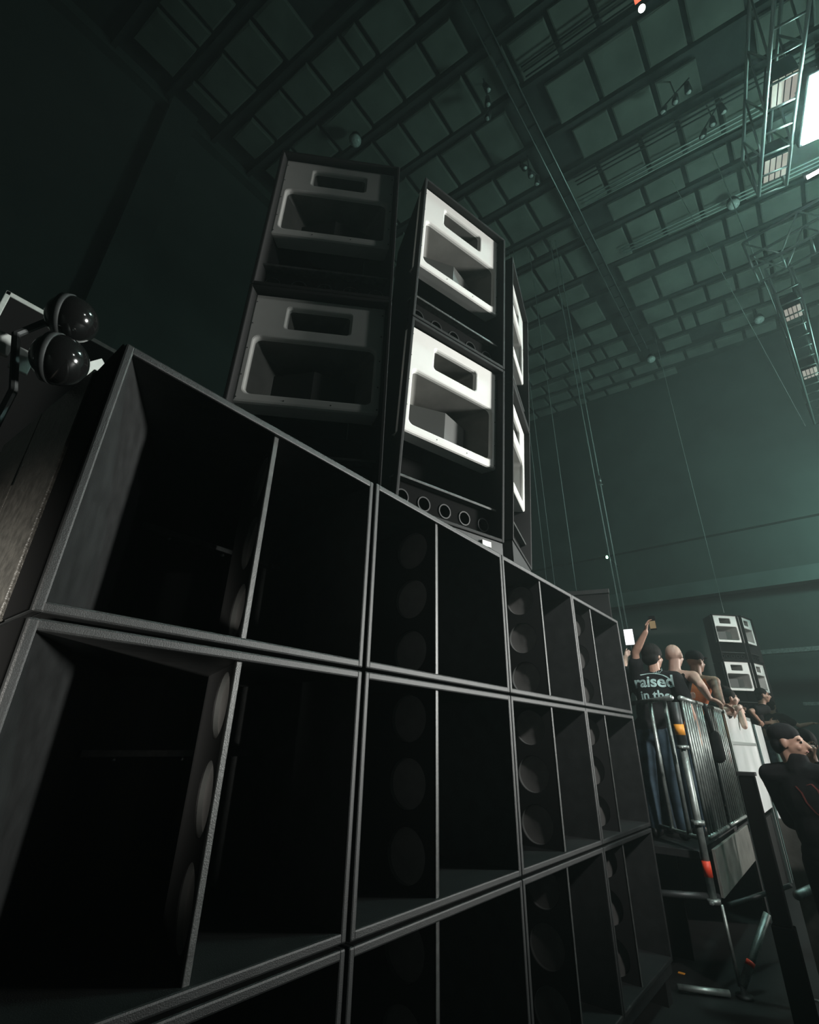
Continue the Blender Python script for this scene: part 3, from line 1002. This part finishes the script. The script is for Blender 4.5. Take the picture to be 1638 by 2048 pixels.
def person(label, base, H, face, lean=(0, 0, 0), head_off=(0, 0, 0), head_face=None, head_up=0.0, armL=None, armR=None,
           hintL=None, hintR=None, handL=None, handR=None, skin='skin', top='tee', top_m='black_cloth', legs='jeans', hair='short', facefeat=False,
           arm_m=None, full=True, vox=0.011):
    base = V(base)
    s = H / 1.75
    f = V((cos(face), sin(face), 0))
    rgt = V((sin(face), -cos(face), 0))
    up = V((0, 0, 1))
    lean = V(lean)
    hip = base + up * 0.93 * s
    chest = hip + lean * 0.6 + up * 0.33 * s
    nb = hip + lean + up * 0.53 * s
    hf = V((cos(head_face), sin(head_face), 0)) if head_face is not None else f.copy()
    hr = V((hf.y, -hf.x, 0))
    hd = (hf * cos(head_up) + up * sin(head_up)).normalized()
    hu = hr.cross(hd).normalized()
    hc = nb + up * 0.185 * s + hf * 0.02 * s + V(head_off)
    root = thing('person', label, 'person', base)
    inv = Matrix.Translation(-base)
    shl = nb - up * 0.045 * s - rgt * 0.185 * s
    shr = nb - up * 0.045 * s + rgt * 0.185 * s
    l1, l2 = 0.295 * s, 0.26 * s
    arms = []
    for sh, tgt, hint, sg, hd_ in ((shl, armL, hintL, -1, handL), (shr, armR, hintR, 1, handR)):
        if tgt is None:
            tgt = sh + rgt * 0.09 * sg * s - up * 0.53 * s + f * 0.05 * s
        if hint is None:
            hint = -f * 0.6 - up * 0.4 + rgt * sg * 0.3
        e, w = ik(sh, tgt, l1, l2, hint)
        arms.append((sh, e, w, sg, hd_))
    legsj = []
    for sg in (-1, 1):
        h = hip + rgt * 0.09 * sg * s - up * 0.02 * s
        an = base + rgt * 0.12 * sg * s + up * 0.08 * s + f * (0.03 * sg) * s
        kn = (h + an) / 2 + f * 0.03 * s
        legsj.append((h, kn, an))
    # body: one skin
    bm = NB()
    hm = Matrix((hr, hd, hu)).transposed()

    def H_(x, y, z):
        return hc + hr * x * s + hd * y * s + hu * z * s
    ellipsoid(bm, H_(0, -0.012, 0.028), (0.076 * s, 0.096 * s, 0.090 * s), hm)
    ellipsoid(bm, H_(0, 0.022, -0.030), (0.062 * s, 0.074 * s, 0.078 * s), hm)
    ellipsoid(bm, H_(0, 0.046, -0.086), (0.036 * s, 0.036 * s, 0.028 * s), hm)
    for sg in (-1, 1):
        ellipsoid(bm, H_(0.078 * sg, -0.012, -0.005), (0.012 * s, 0.022 * s, 0.034 * s), hm)
        ellipsoid(bm, H_(0.030 * sg, 0.076, 0.026), (0.028 * s, 0.014 * s, 0.011 * s), hm)
        ellipsoid(bm, H_(0.042 * sg, 0.062, -0.030), (0.022 * s, 0.018 * s, 0.02 * s), hm)
    capsule(bm, H_(0, 0.085, 0.016), H_(0, 0.112, -0.026), 0.010 * s, 0.017 * s)
    ellipsoid(bm, H_(0, 0.088, -0.056), (0.026 * s, 0.014 * s, 0.012 * s), hm)
    capsule(bm, nb - up * 0.03 * s, H_(0, -0.02, -0.05), 0.062 * s, 0.056 * s)
    fm = Matrix((rgt, f, up)).transposed()
    ellipsoid(bm, chest + up * 0.02, (0.165 * s, 0.105 * s, 0.20 * s), fm)
    capsule(bm, shl, shr, 0.062 * s, 0.062 * s)
    capsule(bm, nb, shl - up * 0.0, 0.05 * s, 0.058 * s)
    capsule(bm, nb, shr - up * 0.0, 0.05 * s, 0.058 * s)
    ellipsoid(bm, (hip + chest) / 2, (0.14 * s, 0.10 * s, 0.19 * s), fm)
    ellipsoid(bm, hip, (0.165 * s, 0.115 * s, 0.13 * s), fm)
    for sh, e, w, sg, hd_ in arms:
        capsule(bm, sh, e, 0.055 * s, 0.041 * s)
        m_ = e.lerp(w, 0.25)
        capsule(bm, e, m_, 0.041 * s, 0.043 * s)
        capsule(bm, m_, w, 0.043 * s, 0.027 * s)
        dd = (w - e).normalized()
        if hd_:
            hand(bm, w, V(hd_[0]), V(hd_[1]), s, hd_[2])
        else:
            hand(bm, w, dd, -rgt * sg, s, 0.35)
    for h, kn, an in legsj:
        capsule(bm, h, kn, 0.085 * s, 0.055 * s)
        capsule(bm, kn, an, 0.055 * s, 0.036 * s)
        capsule(bm, an, an + f * 0.15 * s - up * 0.045 * s, 0.04 * s, 0.03 * s)
    bm.transform(inv)
    body = voxel(bm, 'body', M[skin], root, vox)
    if arm_m:
        body.data.materials.append(M[arm_m])
        for p in body.data.polygons:
            c = p.center + base
            for sh, e, w, sg, hd_ in arms:
                for a, b, rr in ((sh, e, 0.085), (e, w, 0.07)):
                    ab = b - a
                    tt = max(0, min(1, (c - a).dot(ab) / ab.length_squared))
                    if (c - a - ab * tt).length < rr and tt > 0.05:
                        p.material_index = 1
    # shirt
    bm = NB()
    g = 0.014 * s
    ellipsoid(bm, chest + up * 0.02, (0.165 * s + g, 0.105 * s + g, 0.20 * s + g), fm)
    ellipsoid(bm, (hip + chest) / 2, (0.145 * s + g, 0.11 * s + g, 0.20 * s), fm)
    ellipsoid(bm, hip + up * 0.03, (0.165 * s + g, 0.115 * s + g, 0.12 * s), fm)
    if top == 'tee':
        capsule(bm, shl, shr, 0.062 * s + g, 0.062 * s + g)
        capsule(bm, nb - up * 0.012, shl, 0.055 * s + g, 0.060 * s + g)
        capsule(bm, nb - up * 0.012, shr, 0.055 * s + g, 0.060 * s + g)
        for sh, e, w, sg, hd_ in arms:
            capsule(bm, sh, sh.lerp(e, 0.62), 0.058 * s + g, 0.058 * s + g * 1.2)
    elif top == 'long':
        capsule(bm, shl, shr, 0.062 * s + g, 0.062 * s + g)
        capsule(bm, nb - up * 0.012, shl, 0.055 * s + g, 0.060 * s + g)
        capsule(bm, nb - up * 0.012, shr, 0.055 * s + g, 0.060 * s + g)
        for sh, e, w, sg, hd_ in arms:
            capsule(bm, sh, e, 0.058 * s + g, 0.046 * s + g)
            capsule(bm, e, w, 0.046 * s + g, 0.034 * s + g)
        capsule(bm, nb, nb + up * 0.06 * s + hf * 0.010, 0.080 * s, 0.072 * s)
    else:
        for sg in (-1, 1):
            a = nb + rgt * 0.11 * sg * s - up * 0.045 * s
            capsule(bm, a, chest + rgt * 0.11 * sg * s, 0.066 * s, 0.08 * s)
        capsule(bm, nb - up * 0.07 * s, chest, 0.07 * s, 0.09 * s)
    bm.transform(inv)
    shirt = voxel(bm, {'tee': 't_shirt', 'long': 'sweater', 'tank': 'tank_top'}[top], M[top_m], root, vox + 0.002)
    # trousers and shoes
    if full:
        bm = NB()
        ellipsoid(bm, hip - up * 0.02, (0.165 * s + g, 0.115 * s + g, 0.12 * s), fm)
        for h, kn, an in legsj:
            capsule(bm, h, kn, 0.085 * s + g, 0.06 * s + g)
            capsule(bm, kn, an, 0.06 * s + g, 0.05 * s + g)
        bm.transform(inv)
        voxel(bm, 'trousers', M[legs], root, 0.018)
        for h, kn, an in legsj:
            bm = NB()
            capsule(bm, an + f * -0.03 * s - up * 0.035 * s, an + f * 0.15 * s - up * 0.043 * s, 0.048 * s, 0.038 * s)
            bm.transform(inv)
            for v_ in bm.verts:
                v_.co.z = max(v_.co.z, 0.002)
            obj('shoe', bm, M['shoe'], root, True)
    # hair or cap
    if hair in ('short', 'full', 'long', 'bun'):
        bm = NB()
        g2 = {'short': 0.007, 'full': 0.020, 'long': 0.018, 'bun': 0.012}[hair] * s
        ellipsoid(bm, H_(0, -0.020, 0.040), (0.076 * s + g2, 0.094 * s + g2, 0.086 * s + g2), hm)
        ellipsoid(bm, H_(0, -0.055, -0.02), (0.068 * s + g2, 0.052 * s + g2, 0.075 * s), hm)
        if hair == 'long':
            capsule(bm, H_(0, -0.06, 0.0), H_(0, -0.08, -0.20), 0.08 * s, 0.05 * s)
        if hair == 'bun':
            ellipsoid(bm, H_(0, -0.06, 0.14), (0.045 * s, 0.045 * s, 0.04 * s), hm)
        bm.transform(inv)
        ho = voxel(bm, 'hair', M['hair'], root, 0.010)
    elif hair == 'cap':
        bm = NB()
        ellipsoid(bm, H_(0, -0.008, 0.056), (0.092 * s, 0.108 * s, 0.080 * s), hm)
        ellipsoid(bm, H_(0, 0.095, 0.048), (0.075 * s, 0.080 * s, 0.012 * s), hm)
        bm.transform(inv)
        voxel(bm, 'cap', M['black_cloth'], root, 0.009)
    elif hair == 'hat':
        bm = NB()
        ellipsoid(bm, H_(0, -0.018, 0.054), (0.087 * s, 0.100 * s, 0.080 * s), hm)
        ellipsoid(bm, H_(0, -0.055, -0.005), (0.076 * s, 0.056 * s, 0.075 * s), hm)
        bm.transform(inv)
        voxel(bm, 'beanie', M['black_cloth'], root, 0.009)
    if facefeat:
        for sg in (-1, 1):
            bm = NB()
            ellipsoid(bm, H_(0.031 * sg, 0.083, 0.006), (0.016 * s, 0.008 * s, 0.007 * s), hm, 10, 6)
            bm.transform(inv)
            obj('eye', bm, M['eye'], root, True)
        bm = NB()
        ellipsoid(bm, H_(0, 0.098, -0.056), (0.024 * s, 0.007 * s, 0.006 * s), hm, 10, 6)
        bm.transform(inv)
        obj('mouth', bm, M['lip'], root, True)
    return root, dict(shirt=shirt, body=body, arms=arms, hc=hc, f=f, rgt=rgt, nb=nb, chest=chest, hip=hip, base=base, hd=hd, hr=hr, hu=hu, s=s)


def print_on(info, text, size, centre, normal, right, m, name, bold=0.004):
    """lettering laid onto the shirt"""
    cu = bpy.data.curves.new('t', 'FONT')
    cu.body = text
    cu.size = size
    cu.align_x = 'CENTER'
    cu.offset = bold
    o = bpy.data.objects.new('t', cu)
    COL.objects.link(o)
    dg = bpy.context.evaluated_depsgraph_get()
    me = bpy.data.meshes.new_from_object(o.evaluated_get(dg))
    bpy.data.objects.remove(o)
    bm = bmesh.new()
    bm.from_mesh(me)
    bpy.data.meshes.remove(me)
    lay_on(info, bm, centre, normal, right, m, name)


def lay_on(info, bm, centre, normal, right, m, name):
    bmesh.ops.triangulate(bm, faces=bm.faces[:])
    for _ in range(2):
        bmesh.ops.subdivide_edges(bm, edges=[e for e in bm.edges if e.calc_length() > 0.03], cuts=1)
        bmesh.ops.triangulate(bm, faces=bm.faces[:])
    sh = info['shirt']
    tree = BVHTree.FromPolygons([v.co for v in sh.data.vertices], [p.vertices[:] for p in sh.data.polygons])
    n = V(normal).normalized()
    r = V(right)
    r = (r - n * r.dot(n)).normalized()
    u = n.cross(r)
    c = V(centre) - info['base']
    for v in bm.verts:
        p = c + r * v.co.x + u * v.co.y + n * 0.5
        hit = tree.ray_cast(p, -n)
        if hit[0] is not None:
            v.co = hit[0] + n * 0.004
        else:
            v.co = c + r * v.co.x + u * v.co.y
    obj(name, bm, m, sh)


# 1 far left with a lit phone, half hidden by the cabinets
p, I = person('person with dark hair holding up a white-lit phone beside the cabinet edge', (6.30, 2.03, DK), 1.95, radians(10), lean=(0.02, -0.1, 0),
              armL=(6.62, 1.86, 2.72), skin='skin_pale', hair='short', legs='jeans', vox=0.012)
t = thing('lit_phone', 'phone with bright white screen at the speaker wall edge', 'phone', (6.23, 1.672, 2.885), radians(12))
obj('case', box(NB(), 0.0, 0.012, -0.055, 0.055, -0.10, 0.10, 0.004), M['black_flat'], t)
obj('screen', box(NB(), -0.002, 0.0, -0.050, 0.050, -0.092, 0.092), M['phone_glow'], t)
# 2 printed shirt, arm raised with phone
p, I = person('person in black printed t-shirt with raised arm filming with a phone', (5.93, 1.52, DK), 1.80, radians(2), lean=(0.0, -0.13, 0.0),
              head_face=radians(-25), armL=(5.74, 1.36, 2.83), hintL=(-0.2, 0.9, 0.1), handL=((0.05, -0.25, 0.9), (0.1, -0.9, 0.0), 0.5),
              hair='full', vox=0.010)
bk = V((-1, -0.03, 0.10))
rt = V((0.03, -1, 0))
print_on(I, 'raised', 0.165, (5.80, 1.40, 2.275), bk, rt, M['print_teal'], 'print_word')
print_on(I, 'in the', 0.125, (5.80, 1.40, 2.15), bk, rt, M['print_teal'], 'print_word', 0.003)
bm = NB()
n = 24
for k in range(n):
    a0, a1 = pi * (0.05 + 0.62 * k / n), pi * (0.05 + 0.62 * (k + 1) / n)
    vs = [bm.verts.new((cos(a) * rr_ - 0.06, sin(a) * rr_ * 0.55, 0)) for a, rr_ in ((a0, 0.20), (a1, 0.20), (a1, 0.185), (a0, 0.185))]
    bm.faces.new(vs)
for k in range(5):
    x = -0.02 + k * 0.012
    vs = [bm.verts.new(q) for q in ((x, 0.105, 0), (x + 0.006, 0.105, 0), (x + 0.02 * (k - 2) + 0.003, 0.15, 0))]
    bm.faces.new(vs)
lay_on(I, bm, (5.80, 1.36, 2.31), bk, rt, M['print_teal'], 'print_arch')
t = thing('raised_phone', 'phone with dim amber picture held above the dark-haired head', 'phone', (5.735, 1.275, 2.915), radians(2))
obj('case', box(NB(), 0.0, 0.010, -0.036, 0.036, -0.075, 0.075, 0.004), M['gloss_black'], t)
obj('screen', box(NB(), -0.0015, 0.0, -0.030, 0.030, -0.060, 0.020), M['phone_view'], t)
# 3 bald
p, I = person('bald person in black tank top leaning a bare arm on the barrier', (6.24, 1.46, DK), 1.84, radians(-12), lean=(-0.02, -0.20, 0.0),
              head_off=(0, -0.03, 0), armR=(6.15, 0.96, 2.165), hintR=(-0.9, -0.1, 0.1), handR=((0.35, -0.6, -0.25), (0, 0, -1), 0.7),
              armL=(6.60, 1.3, 2.2), skin='skin_pale', top='tank', hair='none', vox=0.010)
# 4 cap and orange top
p, I = person('person in black cap and orange top with tattooed arms on the barrier', (6.98, 1.42, DK), 1.86, radians(-15), lean=(-0.02, -0.24, 0.0),
              head_off=(0, -0.02, 0), head_face=radians(-30), armR=(6.98, 0.98, 2.165), hintR=(-0.9, -0.1, 0.1), handR=((0.4, -0.6, -0.2), (0, 0, -1), 0.7),
              top='tank', top_m='orange_cloth', hair='cap', arm_m='skin_tattoo', vox=0.011)
# 5, 6 women leaning far over
p, I = person('pale person in black strappy top bending low over the barrier', (7.85, 1.50, DK), 1.62, radians(-65), lean=(0.12, -0.42, -0.08),
              head_off=(0.02, -0.05, -0.04), armR=(7.72, 0.98, 2.16), hintR=(-0.9, 0, 0.2), armL=(8.25, 1.0, 2.16), skin='skin_pale', top='tank', hair='bun', vox=0.012)
p, I = person('dark-haired person with face turned right behind the bending one', (8.85, 1.46, DK), 1.66, radians(-45), lean=(0.05, -0.30, -0.04),
              armR=(8.78, 1.0, 2.16), armL=(9.2, 1.1, 2.16), skin='skin_pale', top='tank', hair='short', facefeat=True, vox=0.012)
# 7 leaning man in profile
p, I = person('person in black t-shirt in profile, arm braced on the barrier', (11.25, 1.30, DK), 1.80, radians(-70), lean=(-0.06, -0.34, -0.02),
              head_off=(0, -0.04, 0), head_face=radians(-72), armR=(11.0, 1.03, 2.14), hintR=(-0.6, 0.5, 0), armL=(11.6, 0.95, 2.14), hair='short', facefeat=True, vox=0.011)
# 8 pointing person in front of the panel, on the floor
p, I = person('person in black t-shirt pointing right with a bare arm', (15.1, 1.22, DK), 1.84, radians(-20), lean=(0.0, -0.12, 0),
              armR=(15.15, 0.42, 2.26), hintR=(-0.2, 0.1, -0.9), handR=((0.1, -0.9, -0.02), (0, 0, -1), 0.2), hair='short', vox=0.012)
# 9 big dark foreground figure
p, I = person('person in black hat and black sweater on the floor, face turned up right', (5.06, 0.250, 0.0), 1.88, radians(-20), lean=(-0.02, 0.06, 0),
              head_off=(0.0, 0.035, -0.02), head_face=radians(-97), head_up=radians(0), top='long', top_m='black_cloth', legs='black_cloth', hair='hat',
              armL=(5.32, 0.22, 1.12), hintL=(0, 0.5, -1), armR=(5.30, 0.08, 1.12), hintR=(0, -0.5, -1), facefeat=True, vox=0.009)
bm = NB()
random.seed(3)
for (pts) in ([(-0.10, 0.10), (-0.07, 0.06), (-0.055, 0.0), (-0.02, -0.06), (0.0, -0.08)], [(-0.03, 0.11), (0.0, 0.12), (0.03, 0.08), (0.035, 0.04)],
              [(0.10, 0.10), (0.13, 0.06), (0.15, 0.0), (0.14, -0.05)], [(0.06, 0.11), (0.09, 0.06)]):
    for k in range(len(pts) - 1):
        (xa, za), (xb, zb) = pts[k], pts[k + 1]
        vs = [bm.verts.new(q) for q in ((xa - 0.006, za, 0), (xa + 0.006, za, 0), (xb + 0.006, zb, 0), (xb - 0.006, zb, 0))]
        bm.faces.new(vs)
lay_on(I, bm, (4.92, 0.25, 1.36), (-1, 0.25, 0), (-0.2, -1, 0), M['print_red'], 'print_graphic')
# 10 person with glasses behind
p, I = person('person with glasses behind the big dark figure', (6.7, 0.29, 0.0), 1.86, radians(160), head_face=radians(190), facefeat=True, hair='full', vox=0.013)
hc, hd, hr, hu, s_ = I['hc'], I['hd'], I['hr'], I['hu'], I['s']
bm = NB()
for sg in (-1, 1):
    c = hc + hr * 0.032 * sg * s_ + hd * 0.100 * s_ + hu * 0.008
    tube(bm, [c + (hr * cos(a) + hu * sin(a)) * 0.026 for a in [2 * pi * k / 14 for k in range(15)]], 0.003, 6)
bm.transform(Matrix.Translation(-I['base']))
obj('glasses', bm, M['chrome'], p)
# 11 raised finger at the right edge
p, I = person('person at the right edge raising one bare arm', (6.10, -0.28, 0.0), 1.76, radians(20), armL=(6.02, -0.02, 2.10), hintL=(0, 0.6, -0.6),
              handL=((-0.1, 0.5, 0.8), (-1, 0, 0), 0.3), hair='short', vox=0.013)

# ------------------------------------------------------------------ trusses and lamps overhead
def box_truss(label, p0, p1, width, height, nb, lat=None, name='lighting_truss', rung=True, group='lighting trusses'):
    p0, p1 = V(p0), V(p1)
    d = (p1 - p0)
    dn = d.normalized()
    sd = V((dn.y, -dn.x, 0)).normalized() * width
    hh = V((0, 0, height))
    root = thing(name, label, 'truss', p0, 0, group)
    o0 = p0.copy()

    def add(nm, a, b, r):
        obj(nm, tube(NB(), (a - o0, b - o0), r, 8), M['truss_alu'], root, True)
    for off in (V((0, 0, 0)), sd, hh, sd + hh):
        add('chord', p0 + off, p1 + off, 0.026)
    for k in range(nb + 1):
        q = p0 + d * (k / nb)
        add('rung', q, q + sd, 0.016)
        if k < nb:
            q2 = p0 + d * ((k + 1) / nb)
            a, b = (q, q2 + hh) if k % 2 else (q + hh, q2)
            add('brace', a, b, 0.015)
            a, b = (q + sd, q2 + sd + hh) if k % 2 else (q + sd + hh, q2 + sd)
            add('brace', a, b, 0.015)
    for q in (p0, p1):
        add('upright', q, q + hh, 0.02)
        add('upright', q + sd, q + sd + hh, 0.02)
        add('rung', q + hh, q + sd + hh, 0.016)
    return root


box_truss('near lighting truss at the upper right with the bright lamp', (3.6, -1.77, 9.7), (7.16, -1.19, 9.7), 0.36, 0.95, 11)
box_truss('cross truss starting the far lighting rig', (9.05, -1.00, 9.7), (8.6, -4.4, 9.7), 0.42, 0.7, 8)
box_truss('far lighting truss running toward the end wall', (9.55, -1.22, 9.7), (15.2, -1.62, 9.7), 0.36, 0.7, 14)


def fixture(label, loc, rz, sx, sy, sz, group):
    r = thing('strobe_fixture', label, 'stage light', loc, rz, group)
    obj('housing', box(NB(), -sx / 2, sx / 2, -sy / 2, sy / 2, 0, sz, 0.01), M['dark_steel'], r)
    for k in range(4):
        x = -sx / 2 + (k + 0.5) * sx / 4
        obj('face_strip', box(NB(), x - sx * 0.1, x + sx * 0.1, -sy * 0.45, sy * 0.45, -0.012, -0.001, 0.003), M['fixture_face_glow'], r)
    return r


fixture('striped strobe box halfway along the near truss', (5.78, -1.64, 9.78), radians(99), 0.30, 0.42, 0.35, 'strobe boxes in the trusses')
fixture('striped strobe box at the end of the near truss', (6.88, -1.45, 9.78), radians(99), 0.30, 0.40, 0.35, 'strobe boxes in the trusses')
fixture('striped strobe box near the start of the far truss', (10.4, -1.46, 9.78), radians(86), 0.28, 0.42, 0.3, 'strobe boxes in the trusses')
fixture('striped strobe box further along the far truss', (12.8, -1.64, 9.78), radians(86), 0.28, 0.42, 0.3, 'strobe boxes in the trusses')

# the blazing lamp
t = thing('strobe_light', 'blazing white strobe panel beside the near truss', 'stage light', (6.25, -2.05, 9.6), radians(9))
obj('housing', box(NB(), -0.55, 0.45, -0.42, 0.28, 0.03, 0.28, 0.02), M['dark_steel'], t)
obj('lamp_face', box(NB(), -0.50, 0.40, -0.38, 0.24, 0.0, 0.028, 0.005), M['lamp_glow'], t)
t = thing('light_tube', 'slanting white light tube above the blazing lamp', 'light tube', (5.70, -1.95, 9.7))
obj('tube', tube(NB(), ((0, 0, 0), (0.22, -0.20, 0.0)), 0.03, 10), M['tube_glow'], t, True)
obj('clip', box(NB(), -0.03, 0.03, -0.03, 0.03, 0.03, 0.10), M['dark_steel'], t)
t = thing('light_tube', 'white light tube below the blazing lamp at the right edge', 'light tube', (7.28, -1.80, 9.7))
obj('tube', tube(NB(), ((0, 0, 0), (-0.02, -0.40, 0.0)), 0.03, 10), M['tube_glow'], t, True)
obj('clip', box(NB(), -0.03, 0.03, -0.03, 0.03, 0.03, 0.10), M['dark_steel'], t)

# roof truss / cable tray
t = thing('roof_cable_tray', 'long narrow cable tray truss running along the roof', 'cable tray', (3.0, 2.2, 17.2))
for y in (0.0, 0.28):
    obj('rail', tube(NB(), ((0, y, 0), (15.5, y, 0)), 0.018, 8), M['truss_alu'], t, True)
obj('tray_floor', box(NB(), 0, 15.5, 0.03, 0.25, 0.05, 0.07), m_ceil, t)
for k in range(26):
    obj('rung', box(NB(), k * 0.6, k * 0.6 + 0.03, 0, 0.28, -0.008, 0.01), M['dark_steel'], t)
# pipes along the roof rows
for k, (x, ya, yb_, lab) in enumerate(((6.5, 2.0, -6.5, 'roof pipe in the third row'), (9.95, 2.0, -6.5, 'roof pipe bundle right of the tray'),
                                      (10.75, 2.0, -7, 'second roof pipe right of the tray'), (13.2, 1.6, -8, 'long roof pipe near the far end'))):
    bm = NB()
    for j in range(3):
        tube(bm, ((rowx(x, ya) + j * 0.13, ya, 17.42), (rowx(x, yb_) + j * 0.13, yb_, 17.42)), 0.022, 8)
    tag(obj('roof_pipe_run', bm, M['wire' if k > 1 else 'dark_steel'], None, True), lab, 'pipe', 'pipes under the roof')

# round pendant lamps
pl = [((4.95, 6.42, 17.12), 'round roof lamp above the leftmost horn stack'), ((13.60, -1.65, 17.12), 'round roof lamp just below the near truss end'),
      ((19.52, -1.72, 17.15), 'round roof lamp left of the far truss'), ((19.24, 2.25, 17.15), 'small round roof lamp low near the end wall')]
pr = None
for loc, lab in pl:
    if pr is None:
        pr = thing('roof_lamp', lab, 'lamp', loc, 0, 'round roof lamps')
        bm = NB()
        ellipsoid(bm, (0, 0, 0), (0.17, 0.17, 0.13), None, 24, 14)
        obj('lens', bm, M['lens'], pr, True)
        bm = NB()
        tube(bm, ((0, 0, 0.06), (0, 0, 0.20), (0, 0, 0.26)), [0.18, 0.14, 0.05], 20)
        obj('housing', bm, M['dark_steel'], pr, True)
        bm = NB()
        tube(bm, ((0, 0, 0.2), (0, 0, 0.6)), 0.015, 8)
        obj('stem', bm, M['dark_steel'], pr, True)
    else:
        dup(pr, loc, 0, lab)
# small fixture clusters
cl = [((6.32, 2.92, 16.75), 'cluster of small roof spotlights left of the cable tray, upper one', 0.3), ((8.63, 2.87, 16.75), 'cluster of small roof spotlights left of the cable tray, lower one', -0.4),
      ((9.3, -0.91, 16.75), 'pair of roof floodlights right of the tray', 1.2), ((10.44, -1.55, 16.75), 'roof floodlights with red tag near the truss', 0.8)]
for (loc, lab, rz) in cl:
    r = thing('roof_spotlight_cluster', lab, 'stage light', loc, rz, 'roof spotlight clusters')
    obj('bar', tube(NB(), ((-0.4, 0, 0.25), (0.4, 0, 0.25)), 0.02, 8), M['dark_steel'], r, True)
    obj('hanger', tube(NB(), ((0, 0, 0.25), (0, 0, 0.9)), 0.015, 8), M['dark_steel'], r, True)
    for k in range(3):
        x = -0.3 + 0.3 * k
        h = obj('spotlight', tube(NB(), ((x, 0, 0.18), (x + 0.05, 0.08 * (k - 1), -0.05)), [0.06, 0.09], 12), M['dark_steel'], r, True)
        obj('lens', tube(NB(), ((x + 0.05, 0.08 * (k - 1), -0.051), (x + 0.052, 0.08 * (k - 1), -0.06)), 0.06, 12), M['lens'], h, True)
r = thing('roof_beacon', 'small roof light with red indicator at the top edge', 'lamp', (6.43, -0.65, 15.6))
obj('lens', ellipsoid(NB(), (0, 0, 0), (0.07, 0.07, 0.05)), M['tube_glow'], r, True)
obj('indicator', box(NB(), -0.22, -0.14, -0.09, 0.09, 0.0, 0.03), M['led_red'], r)
obj('stem', tube(NB(), ((0, 0, 0.03), (0, 0, 2.0)), 0.015, 8), M['dark_steel'], r, True)

# hoist wires
wl = [((11.50, 3.46, 13.8), (11.58, 3.14, 0.904), 'left of the two bright hoist wires', 0.014), ((11.58, 3.31, 17.4), (11.62, 3.07, 0.904), 'right of the two bright hoist wires', 0.014),
      ((11.27, 4.14, 15.0), (11.30, 4.02, 0.904), 'middle thin hoist wire behind the speaker wall', 0.008), ((11.07, 4.63, 12.0), (11.14, 4.46, 0.904), 'thin hoist wire second from the stack', 0.006),
      ((11.02, 4.78, 11.0), (11.07, 4.64, 0.904), 'thin hoist wire closest to the right stack', 0.006)]
for a, b, lab, r_ in wl:
    a = (a[0], a[1], 17.5)
    tag(obj('hoist_wire', tube(NB(), (a, b), r_, 6), M['wire'], None, True), lab, 'wire', 'vertical hoist wires')
t = thing('wire_shackle', 'small bright shackle on the right hoist wire', 'shackle', (11.60, 3.17, 7.95))
obj('body', tube(NB(), ((0, 0, -0.12), (0, 0, 0.12)), 0.035, 8), M['chrome'], t, True)
obj('pin', tube(NB(), ((-0.05, 0.03, -0.14), (0.03, -0.04, -0.14)), 0.02, 8), M['chrome'], t, True)
tag(obj('slanting_wire', tube(NB(), ((11.90, -1.46, 17.6), (11.95, -1.40, 10.38)), 0.012, 6), M['wire'], None, True), 'short slanting wire between lamp and far truss', 'wire')
tag(obj('slanting_wire', tube(NB(), ((11.99, -0.33, 17.6), (11.97, -1.12, 8.0)), 0.007, 6), M['wire'], None, True), 'faint wire hanging left of the far truss', 'wire')
tag(obj('slanting_wire', tube(NB(), ((17.9, 1.75, 17.6), (17.9, 1.85, 5.55)), 0.006, 6), M['wire'], None, True), 'faint wire above the far horn stack', 'wire')
t = thing('green_led', 'tiny bright green light on the end wall', 'lamp', (20.2, 5.76, 8.92))
obj('bulb', ellipsoid(NB(), (0, 0, 0), (0.045, 0.045, 0.07)), M['led_green'], t, True)
obj('mount', box(NB(), 0.05, 1.39, -0.03, 0.03, -0.03, 0.03), M['dark_steel'], t)

# litter and tape on the floor by the scaffold
for k, (x, y, lab) in enumerate(((5.50, 1.62, 'left yellow tape scrap on the floor'), (5.52, 1.50, 'middle yellow tape scrap on the floor'), (5.70, 0.58, 'pale floor strip right of the scaffold leg'))):
    tag(obj('tape_strip', box(NB(), x, x + 0.03, y, y + (0.05 if k < 2 else 0.22), 0.002, 0.006), M['orange_tape' if k < 2 else 'grey_plate']), lab, 'tape', 'tape scraps on the floor')
